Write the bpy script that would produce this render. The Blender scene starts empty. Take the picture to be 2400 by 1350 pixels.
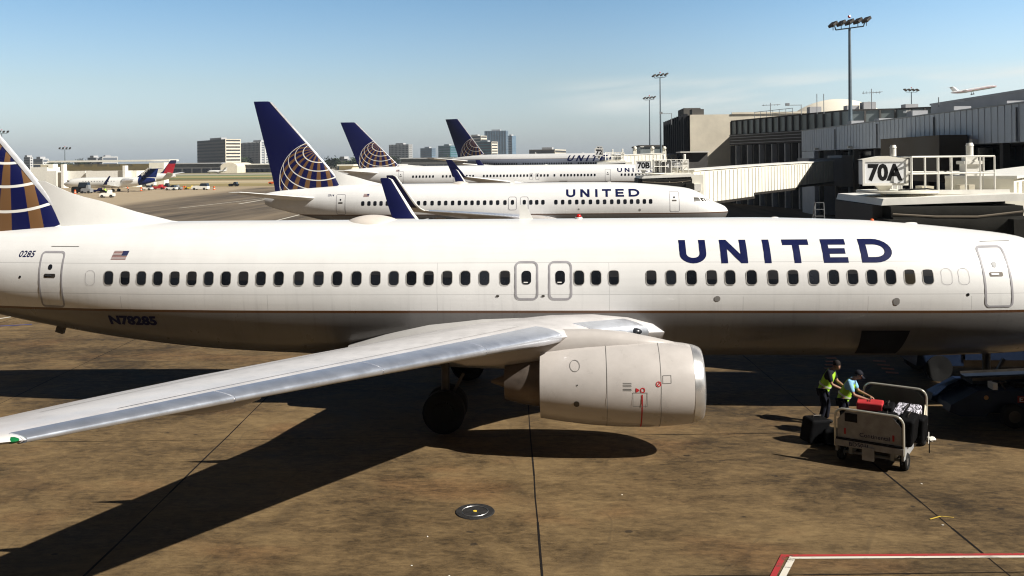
import bpy, bmesh, math, random
from mathutils import Vector, Matrix
random.seed(7)
HAZE = True
R = math.radians
S = bpy.context.scene
COL = S.collection
# ------------------------------------------------------------------ camera
CAMH, YAW, FPX, HORY, ROLL = 7.16, R(3.5), 2080.0, 379.0, R(0.6)
cd = bpy.data.cameras.new('camera'); cam = bpy.data.objects.new('camera', cd); COL.objects.link(cam)
cd.sensor_width = 36; cd.lens = FPX/2400*36; cd.shift_y = -(675-HORY)/2400
cd.clip_start = .1; cd.clip_end = 20000
_r = Vector((math.cos(YAW), math.sin(YAW), 0)); _u = Vector((0, 0, 1)); _f = Vector((-math.sin(YAW), math.cos(YAW), 0))
_rb = _r*math.cos(ROLL)-_u*math.sin(ROLL); _ub = _r*math.sin(ROLL)+_u*math.cos(ROLL)
_m = Matrix((_rb, _ub, -_f)).transposed().to_4x4(); _m.translation = (0, 0, CAMH)
cam.matrix_world = _m
S.camera = cam
S.cycles.filter_width = 1.15
# ------------------------------------------------------------------ light
SUN = Vector((1.1, -.5, 1.0)).normalized()
ld = bpy.data.lights.new('sun', 'SUN'); ld.energy = 5.0; ld.angle = R(.5); ld.color = (1, .955, .875)
sun = bpy.data.objects.new('sun', ld); COL.objects.link(sun)
sun.rotation_euler = SUN.to_track_quat('Z', 'Y').to_euler()
S.view_settings.view_transform = 'Standard'; S.view_settings.look = 'None'
S.view_settings.exposure = .58; S.view_settings.gamma = 1
W = bpy.data.worlds.new('World'); S.world = W; W.use_nodes = True
# ------------------------------------------------------------------ node helper
class NT:
    def __init__(s, t): s.t = t; s.n = t.nodes; s.l = t.links
    def put(s, inp, v):
        if isinstance(v, bpy.types.NodeSocket): s.l.new(v, inp)
        elif v is not None: inp.default_value = v
    def m(s, op, a, b=None, c=None):
        n = s.n.new('ShaderNodeMath'); n.operation = op
        s.put(n.inputs[0], a); s.put(n.inputs[1], b)
        if c is not None: s.put(n.inputs[2], c)
        return n.outputs[0]
    def mix(s, f, a, b, bt='MIX'):
        n = s.n.new('ShaderNodeMix'); n.data_type = 'RGBA'; n.blend_type = bt
        s.put(n.inputs[0], f)
        for i, v in ((6, a), (7, b)): s.put(n.inputs[i], v if isinstance(v, bpy.types.NodeSocket) else (tuple(v)+(1,))[:4])
        return n.outputs[2]
    def noise(s, vec, scale, detail=4, rough=.55, dist=0):
        n = s.n.new('ShaderNodeTexNoise'); s.put(n.inputs['Vector'], vec); n.inputs['Scale'].default_value = scale
        n.inputs['Detail'].default_value = detail; n.inputs['Roughness'].default_value = rough; n.inputs['Distortion'].default_value = dist
        return n.outputs[0]
    def maprange(s, v, a, b, c=0., d=1., smooth=False):
        n = s.n.new('ShaderNodeMapRange'); s.put(n.inputs[0], v)
        if smooth: n.interpolation_type = 'SMOOTHSTEP'
        for i, x in zip((1, 2, 3, 4), (a, b, c, d)): s.put(n.inputs[i], x)
        return n.outputs[0]
    def vmul(s, v, k):
        n = s.n.new('ShaderNodeVectorMath'); n.operation = 'MULTIPLY'; s.put(n.inputs[0], v); n.inputs[1].default_value = k
        return n.outputs[0]
    def obj(s): return s.n.new('ShaderNodeTexCoord').outputs['Object']
    def sep(s, v):
        n = s.n.new('ShaderNodeSeparateXYZ'); s.put(n.inputs[0], v); return n.outputs
# sky
w = NT(W.node_tree); bg = W.node_tree.nodes['Background']
sky = w.n.new('ShaderNodeTexSky'); sky.sky_type = 'NISHITA'; sky.sun_disc = False
sky.sun_elevation = math.asin(SUN.z); sky.sun_rotation = math.atan2(SUN.x, SUN.y)
sky.altitude = 30; sky.air_density = 1.2; sky.dust_density = 1.5; sky.ozone_density = 2.5
gen = w.n.new('ShaderNodeTexCoord').outputs['Generated']
gx, gy, gz = w.sep(gen)
az = w.m('ARCTAN2', gx, gy)
el = w.m('DIVIDE', gz, w.m('SQRT', w.m('ADD', w.m('MULTIPLY', gx, gx), w.m('MULTIPLY', gy, gy))))
rp = w.n.new('ShaderNodeValToRGB'); w.put(rp.inputs[0], w.m('ATAN2' if 0 else 'MULTIPLY', el, .5)); rr_ = rp.color_ramp
for i_, (p_, c_) in enumerate(((0, (.72, .78, 1.0)), (.015, (.68, .76, .98)), (.043, (.62, .66, .74)), (.09, (.44, .56, .66)), (.14, (.17, .25, .34)), (.22, (.06, .09, .13)), (.45, (.03, .045, .07)))):
    e_ = rr_.elements[i_] if i_ < 2 else rr_.elements.new(p_)
    e_.position = p_; e_.color = c_+(1,)
base = w.mix(1.0, sky.outputs[0], rp.outputs[0], 'MULTIPLY')
azf = w.m('MULTIPLY', w.maprange(w.m('ABSOLUTE', az), .65, 1.2, 1, .28, True), 1.0)
azf = w.m('MULTIPLY', azf, w.m('ADD', 2.0, w.m('MULTIPLY', w.maprange(az, -.05, .5, smooth=True), w.maprange(el, .5, .1, 0, 1.0, True))))
vs_ = w.n.new('ShaderNodeVectorMath'); vs_.operation = 'SCALE'; w.put(vs_.inputs[0], base); w.put(vs_.inputs['Scale'], azf); base = vs_.outputs[0]
cv = w.n.new('ShaderNodeCombineXYZ'); w.put(cv.inputs[0], w.m('MULTIPLY', az, 3.5)); w.put(cv.inputs[1], w.m('MULTIPLY', w.m('SUBTRACT', el, w.m('MULTIPLY', az, .07)), 30.0))
cn = w.noise(cv.outputs[0], 1.0, 5, .5, .3)
cband = w.m('MULTIPLY', w.maprange(el, .045, .065, smooth=True), w.maprange(el, .098, .078, smooth=True))
caz = w.m('MULTIPLY', w.maprange(az, -.06, .12, smooth=True), w.maprange(az, .9, .5, smooth=True))
cm = w.m('MULTIPLY', w.m('MULTIPLY', cband, caz), w.maprange(cn, .36, .60, 0, .8, True))
base = w.mix(cm, base, (9.0, 9.0, 8.5))
w.put(bg.inputs[0], base); bg.inputs[1].default_value = .069
# ------------------------------------------------------------------ pixel -> point helpers (2400 px wide photo)
def ray(px, py):
    a = (px-1200)/FPX; b = -(py-HORY)/FPX
    a, b = a*math.cos(ROLL)+b*math.sin(ROLL), -a*math.sin(ROLL)+b*math.cos(ROLL)
    return _r*a+_u*b+_f
def aty(px, py, Y): d = ray(px, py); t = Y/d.y; return Vector((d.x*t, Y, CAMH+d.z*t))
def atz(px, py, z=0): d = ray(px, py); t = (z-CAMH)/d.z; return Vector((d.x*t, d.y*t, z))
def atx(px, py, X): d = ray(px, py); t = X/d.x; return Vector((X, d.y*t, CAMH+d.z*t))
# ------------------------------------------------------------------ materials
MATS = {}
def mat(name, col, rough=.6, metal=0, var=.12, scale=3., coat=0, spec=None, bump=0):
    if spec is None: spec = .12 if max(col) < .12 and rough > .3 else .5
    if name in MATS: return MATS[name]
    m = bpy.data.materials.new(name); m.use_nodes = True; t = NT(m.node_tree); p = m.node_tree.nodes['Principled BSDF']
    o = t.obj(); nz = t.noise(o, scale, 5, .6)
    f = t.maprange(nz, .3, .7, 1-var, 1+var*.6)
    cc = t.n.new('ShaderNodeCombineXYZ')
    for i in range(3): t.put(cc.inputs[i], f)
    t.put(p.inputs['Base Color'], t.mix(1., tuple(col), cc.outputs[0], 'MULTIPLY'))
    t.put(p.inputs['Roughness'], t.maprange(nz, .3, .7, rough*.85, min(1, rough*1.15)))
    p.inputs['Metallic'].default_value = metal; p.inputs['Coat Weight'].default_value = coat; p.inputs['Coat Roughness'].default_value = .08
    p.inputs['Specular IOR Level'].default_value = spec
    if bump:
        b = t.n.new('ShaderNodeBump'); b.inputs['Strength'].default_value = bump; b.inputs['Distance'].default_value = .02
        t.put(b.inputs['Height'], t.noise(o, scale*4, 6, .65)); t.put(p.inputs['Normal'], b.outputs[0])
    MATS[name] = m; return m
def M(n): return MATS[n]
mat('white_paint', (.80, .79, .76), .32, coat=.25, var=.05, scale=1.5)
mat('engine_paint', (.50, .465, .44), .30, coat=.6, var=.08, scale=2)
mat('blue_paint', (.004, .006, .055), .45, var=.1, spec=.25)
mat('gold_paint', (.34, .19, .07), .45, var=.1)
mat('letter_blue', (.004, .008, .058), .45, var=.08)
mat('polished', (.80, .82, .85), .26, 1.0, var=.06, scale=2)
mat('slat_metal', (.74, .78, .86), .34, .84, var=.1, scale=3)
mat('lip_metal', (.74, .73, .72), .30, .82, var=.08)
mat('dull_metal', (.42, .42, .42), .4, .8, var=.15)
mat('dark_metal', (.10, .09, .08), .45, .7, var=.3)
mat('pane', (.012, .014, .018), .12, var=.5, scale=.8, spec=.6)
mat('pane_shade', (.04, .034, .024), .35, var=.3, scale=.8)
mat('pane_grey', (.018, .021, .027), .25, var=.3, scale=.8)
mat('blind', (.022, .022, .024), .5)
mat('frame_grey', (.50, .48, .45), .4, .3, var=.1)
mat('seal_grey', (.33, .32, .34), .55, var=.15)
mat('line_grey', (.22, .21, .20), .6)
mat('black', (.012, .012, .013), .6, var=.3)
mat('rubber', (.018, .018, .018), .8, var=.3)
mat('red', (.45, .02, .025), .5)
mat('red_glass', (.55, .015, .01), .2)
mat('green_glass', (.01, .16, .05), .12)
mat('orange', (.70, .11, .015), .55)
mat('yellow', (.75, .55, .06), .6)
mat('cream_panel', (.80, .77, .67), .55, var=.08, scale=.6)
mat('cream_dark', (.60, .55, .43), .6, var=.1, scale=.6)
mat('white_steel', (.78, .76, .70), .5, var=.1, scale=2)
mat('sign_white', (.74, .75, .76), .5, var=.06)
mat('grey_steel', (.30, .31, .32), .5, .3, var=.15)
mat('pole_grey', (.16, .20, .23), .5, .4, var=.12)
mat('canopy', (.022, .021, .018), .85, var=.35, scale=2, bump=.4)
mat('canopy_light', (.10, .095, .08), .8, var=.3, scale=2)
mat('ribbed', (.56, .60, .66), .55, .2, var=.14, scale=.5)
mat('conc_grey', (.42, .42, .43), .8, var=.14, scale=.4)
mat('conc_cream', (.74, .67, .54), .85, var=.12, scale=.4)
mat('conc_dark', (.11, .105, .10), .8, var=.2, scale=.4)
mat('fin_dark', (.03, .03, .035), .7)
mat('brownwall', (.13, .105, .075), .8, var=.15, scale=.4)
mat('void', (.012, .012, .016), .7, var=.3)
mat('glass_dark', (.02, .025, .035), .15, var=.5, scale=.3)
mat('glass_teal', (.05, .16, .17), .2, var=.3, scale=.05)
mat('glass_blue', (.16, .24, .32), .25, var=.3, scale=.05)
mat('panel_glass', (.26, .30, .30), .4, var=.25, scale=.3)
mat('dome', (.80, .74, .62), .8, var=.06, scale=.2)
mat('skin', (.30, .16, .10), .6, var=.1)
mat('hair', (.015, .012, .012), .7)
mat('vest', (.42, .75, .04), .6, var=.15, scale=6)
mat('vest_strip', (.75, .78, .60), .4)
mat('shirt_blue', (.24, .50, .72), .8, var=.15, scale=8, bump=.5)
mat('shirt_dark', (.015, .016, .022), .8)
mat('trousers', (.013, .014, .022), .85)
mat('luggage_black', (.0045, .0045, .005), .7, var=.4, scale=10, bump=.4, spec=.06)
mat('luggage_red', (.42, .02, .025), .6, var=.15)
mat('cart_grey', (.27, .27, .27), .55, var=.25, scale=4)
mat('cart_white', (.36, .35, .34), .6, var=.3, scale=5)
mat('cart_rail', (.62, .60, .52), .35, .6, var=.1)
mat('mesh_grey', (.085, .09, .08), .7)
mat('tug_blue', (.012, .022, .05), .4, var=.2)
mat('belt_blue', (.02, .03, .05), .5, var=.2)
mat('paint_white', (.72, .70, .64), .8, var=.12, scale=3)
mat('paint_red', (.36, .022, .025), .8, var=.15, scale=3)
mat('paint_blue', (.05, .07, .25), .8)
mat('paint_orange', (.45, .13, .04), .8)
mat('joint', (.012, .010, .009), .9)
mat('iron', (.028, .027, .027), .7, .0, var=.3, scale=8, bump=.3)
mat('paper', (.8, .78, .72), .8)
mat('foliage', (.035, .05, .022), .9, var=.5, scale=.3)
mat('skyblue_tail', (.010, .02, .10), .4)
mat('delta_red', (.50, .015, .03), .4)
mat('delta_navy', (.018, .014, .06), .4)
mat('silver', (.60, .60, .62), .3, .4)
# striped luggage
def zebra():
    m = bpy.data.materials.new('zebra_fabric'); m.use_nodes = True; t = NT(m.node_tree); p = m.node_tree.nodes['Principled BSDF']
    n = t.noise(t.vmul(t.obj(), (4, 22, 10)), 1.5, 3, .5, 1.2); f = t.maprange(n, .47, .53)
    t.put(p.inputs['Base Color'], t.mix(f, (.02, .02, .025), (.62, .60, .68))); p.inputs['Roughness'].default_value = .8; MATS['zebra'] = m
zebra()
# fuselage paint: white above, grey belly below a gold line; seams; light dirt
def fus_mat(name, zl, seams, vs, belly=(.15, .145, .142), top=(.79, .785, .775)):
    m = bpy.data.materials.new(name); m.use_nodes = True; t = NT(m.node_tree); p = m.node_tree.nodes['Principled BSDF']
    o = t.obj(); x, y, z = t.sep(o)
    c = t.mix(t.m('GREATER_THAN', z, zl), belly, (.10, .042, .016))
    c = t.mix(t.m('GREATER_THAN', z, zl+.075), c, top)
    ln = None
    for z0 in seams:
        l = t.m('LESS_THAN', t.m('ABSOLUTE', t.m('SUBTRACT', z, z0)), .009); ln = l if ln is None else t.m('MAXIMUM', ln, l)
    for x0, za, zb in vs:
        l = t.m('LESS_THAN', t.m('ABSOLUTE', t.m('SUBTRACT', x, -x0)), .008)
        l = t.m('MULTIPLY', l, t.m('MULTIPLY', t.m('GREATER_THAN', z, za), t.m('LESS_THAN', z, zb))); ln = l if ln is None else t.m('MAXIMUM', ln, l)
    if ln is not None: c = t.mix(t.m('MULTIPLY', ln, .32), c, (.12, .12, .13))
    d1 = t.noise(t.vmul(o, (1.2, 1, .5)), 1.3, 6, .6); d2 = t.noise(t.vmul(o, (.25, 1, 5)), 1.0, 5, .6)
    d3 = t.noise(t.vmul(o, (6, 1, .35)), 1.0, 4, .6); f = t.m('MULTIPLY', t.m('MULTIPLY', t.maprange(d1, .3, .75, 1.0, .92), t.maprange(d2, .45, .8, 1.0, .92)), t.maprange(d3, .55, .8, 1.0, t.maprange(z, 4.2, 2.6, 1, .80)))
    cc = t.n.new('ShaderNodeCombineXYZ')
    for i in range(3): t.put(cc.inputs[i], f)
    t.put(p.inputs['Base Color'], t.mix(1., c, cc.outputs[0], 'MULTIPLY'))
    t.put(p.inputs['Roughness'], t.maprange(d1, .3, .7, .26, .40)); p.inputs['Coat Weight'].default_value = .3; p.inputs['Coat Roughness'].default_value = .1
    b = t.n.new('ShaderNodeBump'); b.inputs['Strength'].default_value = .12; b.inputs['Distance'].default_value = .02
    t.put(b.inputs['Height'], t.noise(t.vmul(o, (.6, 1, 1.6)), 1.6, 2, .5)); t.put(p.inputs['Normal'], b.outputs[0])
    MATS[name] = m; return m
# fin paint: blue with a globe of gold meridians and white parallels (cs, cz centre; r radius in metres)
def globe_mat(name, cs, cz, r, lead):
    m = bpy.data.materials.new(name); m.use_nodes = True; t = NT(m.node_tree); p = m.node_tree.nodes['Principled BSDF']
    x, y, z = t.sep(t.obj())
    u = t.m('DIVIDE', t.m('SUBTRACT', x, -cs), r); v = t.m('DIVIDE', t.m('SUBTRACT', z, cz), r)
    rr = t.m('ADD', t.m('MULTIPLY', u, u), t.m('MULTIPLY', v, v)); wq = t.m('SQRT', t.m('MAXIMUM', t.m('SUBTRACT', 1, rr), 0))
    B = R(51); sb, cb = math.sin(B), math.cos(B)
    ca = t.m('ADD', t.m('MULTIPLY', v, sb), t.m('MULTIPLY', wq, cb))
    al = t.m('ARCCOSINE', t.m('MINIMUM', t.m('MAXIMUM', ca, -1), 1))
    lam = t.m('ARCTAN2', u, t.m('SUBTRACT', t.m('MULTIPLY', wq, sb), t.m('MULTIPLY', v, cb)))
    q = t.m('FRACT', t.m('ADD', t.m('DIVIDE', lam, R(20)), 20.5)); gold = t.m('LESS_THAN', t.m('ABSOLUTE', t.m('SUBTRACT', q, .5)), .21)
    c = t.mix(gold, (.004, .006, .055), (.155, .080, .034))
    qa = t.m('FRACT', t.m('ADD', t.m('DIVIDE', t.m('SUBTRACT', al, R(22.7)), R(13.2)), 20.5))
    lt = t.m('LESS_THAN', t.m('ABSOLUTE', t.m('SUBTRACT', qa, .5)), .055)
    lt = t.m('MULTIPLY', lt, t.m('GREATER_THAN', al, R(16)))
    rim = t.m('GREATER_THAN', rr, .976)
    c = t.mix(t.m('MAXIMUM', lt, rim), c, (.72, .70, .66))
    c = t.mix(t.m('GREATER_THAN', rr, 1.0), c, (.004, .006, .055))
    t.put(p.inputs['Base Color'], c); p.inputs['Roughness'].default_value = .5; p.inputs['Specular IOR Level'].default_value = .25
    MATS[name] = m; return m
# ------------------------------------------------------------------ mesh builder
class MB:
    def __init__(s): s.v = []; s.f = []; s.mi = []; s.cur = 0
    def add(s, vs, fs):
        k = len(s.v); s.v += [tuple(p) for p in vs]
        for f in fs: s.f.append(tuple(i+k for i in f)); s.mi.append(s.cur)
        return s
    def box(s, c, d, rz=0, rx=0, ry=0):
        x, y, z = d[0]/2, d[1]/2, d[2]/2
        m = Matrix.Rotation(rz, 3, 'Z') @ Matrix.Rotation(ry, 3, 'Y') @ Matrix.Rotation(rx, 3, 'X'); c = Vector(c)
        P = [c+m @ Vector(p) for p in ((-x, -y, -z), (x, -y, -z), (x, y, -z), (-x, y, -z), (-x, -y, z), (x, -y, z), (x, y, z), (-x, y, z))]
        return s.add(P, [(3, 2, 1, 0), (4, 5, 6, 7), (0, 1, 5, 4), (1, 2, 6, 5), (2, 3, 7, 6), (3, 0, 4, 7)])
    def b2(s, x0, x1, y0, y1, z0, z1): return s.box(((x0+x1)/2, (y0+y1)/2, (z0+z1)/2), (abs(x1-x0), abs(y1-y0), abs(z1-z0)))
    def cyl(s, a, b, r0, r1=None, n=12, caps=True):
        a = Vector(a); b = Vector(b); r1 = r0 if r1 is None else r1
        ax = (b-a).normalized(); t = ax.orthogonal().normalized(); q = ax.cross(t)
        P = []
        for c, r in ((a, r0), (b, r1)):
            for i in range(n):
                w_ = 2*math.pi*i/n; P.append(c+(t*math.cos(w_)+q*math.sin(w_))*r)
        F = [(i, (i+1) % n, n+(i+1) % n, n+i) for i in range(n)]
        if caps: F += [tuple(range(n))[::-1], tuple(range(n, 2*n))]
        return s.add(P, F)
    def tube(s, pts, r, n=8):
        for a, b in zip(pts[:-1], pts[1:]): s.cyl(a, b, r, n=n)
        return s
    def loft(s, rings, closed=True, caps=True):
        n = len(rings[0]); P = [p for rg in rings for p in rg]; F = []
        for i in range(len(rings)-1):
            for j in range(n if closed else n-1):
                k = (j+1) % n; F.append((i*n+j, i*n+k, (i+1)*n+k, (i+1)*n+j))
        if caps: F += [tuple(range(n))[::-1], tuple(range((len(rings)-1)*n, len(rings)*n))]
        return s.add(P, F)
    def prism(s, poly, d):          # poly: 3d points, extruded by vector d
        n = len(poly); d = Vector(d); P = [Vector(p) for p in poly]+[Vector(p)+d for p in poly]
        return s.add(P, [tuple(range(n))[::-1], tuple(range(n, 2*n))]+[(i, (i+1) % n, n+(i+1) % n, n+i) for i in range(n)])
    def lathe(s, prof, c, axis='X', n=32):   # prof (t, r)
        rings = []
        for t_, r_ in prof:
            rg = []
            for i in range(n):
                a = 2*math.pi*i/n; u_, v_ = r_*math.cos(a), r_*math.sin(a)
                rg.append((c[0]+t_, c[1]+u_, c[2]+v_) if axis == 'X' else (c[0]+u_, c[1]+v_, c[2]+t_) if axis == 'Z' else (c[0]+u_, c[1]+t_, c[2]+v_))
            rings.append(rg)
        return s.loft(rings, caps=False)
    def sph(s, c, r, n=12, sq=(1, 1, 1), t0=0, t1=math.pi):
        rings = []; mm = max(4, n//2)
        for i in range(mm+1):
            t_ = t0+(t1-t0)*i/mm
            rings.append([(c[0]+r*sq[0]*math.sin(t_)*math.cos(2*math.pi*j/n), c[1]+r*sq[1]*math.sin(t_)*math.sin(2*math.pi*j/n), c[2]+r*sq[2]*math.cos(t_)) for j in range(n)])
        return s.loft(rings, caps=False)
    def build(s, name, m, parent=None, smooth=False, angle=40):
        me = bpy.data.meshes.new(name); me.from_pydata(s.v, [], s.f); me.update()
        ms = m if isinstance(m, (list, tuple)) else [m]
        for q in ms: me.materials.append(MATS[q] if isinstance(q, str) else q)
        if len(ms) > 1: me.polygons.foreach_set('material_index', s.mi)
        b = bmesh.new(); b.from_mesh(me); bmesh.ops.recalc_face_normals(b, faces=b.faces); b.to_mesh(me); b.free()
        if smooth:
            me.polygons.foreach_set('use_smooth', [True]*len(me.polygons))
            if angle: me.set_sharp_from_angle(angle=R(angle))
        o = bpy.data.objects.new(name, me); COL.objects.link(o)
        if parent: o.parent = parent
        return o
def tag(o, label=None, cat=None, group=None, kind=None):
    if label: o['label'] = label
    if cat: o['category'] = cat
    if group: o['group'] = group
    if kind: o['kind'] = kind
    return o
def thing(name, label, cat, loc=(0, 0, 0), rz=0, group=None):
    o = bpy.data.objects.new(name, None); COL.objects.link(o); o.empty_display_size = .2
    o.location = loc; o.rotation_euler = (0, 0, rz)
    return tag(o, label, cat, group)
def copy_tree(o, parent=None):
    c = o.copy(); COL.objects.link(c); c.parent = parent
    for ch in list(o.children): copy_tree(ch, c)
    return c
_tc = {}
def text2d(st, h, wd=None, bold=0., shear=0.):     # flat letters as (verts2d, faces), lower-left at 0,0
    key = (st, h, wd, bold, shear)
    if key in _tc: return _tc[key]
    cu = bpy.data.curves.new('t', 'FONT'); cu.body = st; cu.offset = bold; cu.resolution_u = 3; cu.shear = shear
    o = bpy.data.objects.new('t', cu); COL.objects.link(o); bpy.context.view_layer.update()
    me = o.evaluated_get(bpy.context.evaluated_depsgraph_get()).to_mesh()
    vs = [(v.co.x, v.co.y) for v in me.vertices]; fs = [tuple(p.vertices) for p in me.polygons]
    bpy.data.objects.remove(o); bpy.data.curves.remove(cu)
    x0 = min(v[0] for v in vs); x1 = max(v[0] for v in vs); y0 = min(v[1] for v in vs); y1 = max(v[1] for v in vs)
    ky = h/(y1-y0); kx = ky if wd is None else wd/(x1-x0)
    _tc[key] = ([((a-x0)*kx, (b-y0)*ky) for a, b in vs], fs); return _tc[key]
def lerp_tab(tab, s):
    if s <= tab[0][0]: return tab[0][1:]
    if s >= tab[-1][0]: return tab[-1][1:]
    n = len(tab)
    for i in range(n-1):
        if tab[i][0] <= s <= tab[i+1][0]:
            a, b = tab[i], tab[i+1]; h = b[0]-a[0]; t = (s-a[0])/h; out = []
            for k in range(1, len(a)):
                d = (b[k]-a[k])/h
                da = d if i == 0 else (a[k]-tab[i-1][k])/(a[0]-tab[i-1][0]); db = d if i == n-2 else (tab[i+2][k]-b[k])/(tab[i+2][0]-b[0])
                ma = 0 if da*d <= 0 else 2*da*d/(da+d); mb = 0 if db*d <= 0 else 2*db*d/(db+d)
                if i == 0: ma = d*1.3
                if i == n-2: mb = d
                out.append((2*t**3-3*t*t+1)*a[k]+(t**3-2*t*t+t)*h*ma+(-2*t**3+3*t*t)*b[k]+(t**3-t*t)*h*mb)
            return out
# ------------------------------------------------------------------ airliner (nose at x=0 looking +x, starboard is -y)
NOSE = [(0, 3.02, 2.98, .03), (.1, 3.22, 2.72, .24), (.3, 3.42, 2.45, .48), (.7, 3.62, 2.14, .76), (1.24, 3.84, 1.90, 1.05), (1.77, 4.20, 1.76, 1.26), (2.42, 4.60, 1.64, 1.46), (3.26, 4.90, 1.54, 1.63), (4.5, 5.07, 1.47, 1.78), (5.9, 5.22, 1.43, 1.86), (7.7, 5.36, 1.42, 1.88), (11, 5.45, 1.42, 1.88)]
TAIL = [(22.5, 5.45, 1.42, 1.88), (24.5, 5.45, 1.47, 1.87), (26.9, 5.45, 1.60, 1.80), (29.6, 5.41, 1.90, 1.62), (31.7, 5.33, 2.24, 1.38), (33.65, 5.21, 2.62, 1.10), (36, 5.02, 3.20, .66), (37.4, 4.84, 3.58, .38), (37.9, 4.72, 3.80, .25)]
class Fus:
    def __init__(s, L, w, zb, h):
        k = w/1.88; kz = h/4.03; q = []
        for a in NOSE: q.append((a[0]*k, zb+(a[1]-1.42)*kz, zb+(a[2]-1.42)*kz, a[3]*k))
        for a in TAIL: q.append((L-(37.9-a[0])*k, zb+(a[1]-1.42)*kz, zb+(a[2]-1.42)*kz, a[3]*k))
        s.t = q; s.L = L
    def at(s, x):
        zt, zb, w = lerp_tab(s.t, x); return zt, zb, w, zb+.53*(zt-zb)
    def half(s, x, z):
        zt, zb, w, zc = s.at(x); e = (z-zc)/((zt-zc) if z > zc else (zc-zb)); return w*math.sqrt(max(0, 1-e*e))
    def ring(s, x, n=44, ex=0):
        zt, zb, w, zc = s.at(x); P = []
        for i in range(n):
            a = 2*math.pi*i/n; c_, s_ = math.cos(a), math.sin(a)
            P.append((-x, -(w+ex)*c_, zc+((zt-zc) if s_ > 0 else (zc-zb))*s_+ex*s_))
        return P
    def mesh(s, n=44):
        xs = [s.L*i/110 for i in range(111)]+[.02, .06, .12, .2, .3, .45, .6, .8]
        xs = sorted(x for x in xs if x >= .0)
        return MB().loft([s.ring(x, n) for x in xs])
def wrap(fus, vs, fs, s0, z0, off=.006, side=-1, flip=False, step=.09):
    """flat (x towards the nose, z) artwork laid on the skin; s0/z0 = its lower-aft corner"""
    b = bmesh.new(); bv = [b.verts.new((p[0], 0, p[1])) for p in vs]
    for f in fs:
        try: b.faces.new([bv[i] for i in f])
        except ValueError: pass
    zs = [p[1] for p in vs]; z = min(zs)+step
    while z < max(zs):
        bmesh.ops.bisect_plane(b, geom=b.verts[:]+b.edges[:]+b.faces[:], plane_co=(0, 0, z), plane_no=(0, 0, 1)); z += step
    V = []; b.verts.ensure_lookup_table(); b.verts.index_update()
    wmax = max(p[0] for p in vs)
    for v in b.verts:
        x = (wmax-v.co.x if flip else v.co.x); s_ = s0-x; zz = z0+v.co.z
        V.append((-s_, side*(fus.half(s_, zz)+off), zz))
    F = [tuple(v.index for v in f.verts) for f in b.faces]; b.free(); return V, F
def rrect(w, h, r, n=5):
    P = []
    for cx, cy, a0 in ((w/2-r, h/2-r, 0), (-w/2+r, h/2-r, 90), (-w/2+r, -h/2+r, 180), (w/2-r, -h/2+r, 270)):
        for i in range(n+1): a = R(a0+90*i/n); P.append((cx+r*math.cos(a), cy+r*math.sin(a)))
    return P
def ringart(w, h, r, t, n=5):
    a = rrect(w, h, r, n); b = rrect(w-2*t, h-2*t, max(r-t, .01), n); k = len(a)
    return a+b, [(i, (i+1) % k, k+(i+1) % k, k+i) for i in range(k)]
def slabart(w, h, r, n=5):
    a = rrect(w, h, r, n); k = len(a); vs = a; fs = []
    for i in range(k//2): # horizontal strips
        j, j2 = i, (i+1)
        fs.append((j % k, j2 % k, (k-1-j2+len(a)//2) % k, (k-1-j+len(a)//2) % k))
    return vs, [tuple(range(k))]
def decal(fus, art, s0, z0, name, m, parent, off=.006, side=-1, flip=False, step=.09, thick=0):
    V, F = wrap(fus, art[0], art[1], s0, z0, off, side, flip, step)
    return MB().add(V, F).build(name, m, parent, smooth=True)
def letters(w):    # UNITED in plain strokes, total width w, height h
    h = .105*w; t = .032*w; th = .235*h; quads = []
    def q(*p): quads.append(p)
    def bar(x0, x1, z0, z1): q((x0, z0), (x1, z0), (x1, z1), (x0, z1))
    def arc(cx, cz, ro, rzo, ri, rzi, a0, a1, n=12):
        for i in range(n):
            a, b = R(a0+(a1-a0)*i/n), R(a0+(a1-a0)*(i+1)/n)
            q((cx+ro*math.cos(a), cz+rzo*math.sin(a)), (cx+ro*math.cos(b), cz+rzo*math.sin(b)), (cx+ri*math.cos(b), cz+rzi*math.sin(b)), (cx+ri*math.cos(a), cz+rzi*math.sin(a)))
    u0, u1 = 0, .127*w; c = (u0+u1)/2; e = .42*h
    bar(u0, u0+t, e, h); bar(u1-t, u1, e, h); arc(c, e, c-u0, e, c-u0-t, e-th, 180, 360)
    n0, n1 = .194*w, .320*w; bar(n0, n0+t, 0, h); bar(n1-t, n1, 0, h); q((n0+t, h*.62), (n1-t, 0), (n1-t, h*.38), (n0+t, h))
    bar(.398*w, .430*w, 0, h)
    t0, t1 = .491*w, .615*w; bar(t0, t1, h-th, h); c = (t0+t1)/2; bar(c-t/2, c+t/2, 0, h-th)
    e0, e1 = .674*w, .789*w; bar(e0, e0+t, 0, h); bar(e0+t, e1, 0, th); bar(e0+t, e1-.008*w, h/2-th/2, h/2+th/2); bar(e0+t, e1, h-th, h)
    d0, d1 = .852*w, w; bar(d0, d0+t, 0, h); c = d0+.065*w; bar(d0+t, c, 0, th); bar(d0+t, c, h-th, h); arc(c, h/2, d1-c, h/2, d1-c-t*1.05, h/2-th, -90, 90)
    return quads
WIN = [29.34, 28.83, 28.33, 27.83, 27.32, 26.81, 26.31, 25.8, 25.29, 24.78, 24.26, 23.68, 23.11, 22.58, 22.03, 21.49, 20.97, 20.47, 19.98, 19.46, 18.95, 18.42, 17.84, 15.78, 15.31, 14.82, 13.79, 13.25, 12.69, 12.14, 11.64, 11.06, 10.48, 9.94, 9.38, 8.85, 8.34, 7.83, 7.33, 6.82, 6.33]
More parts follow.
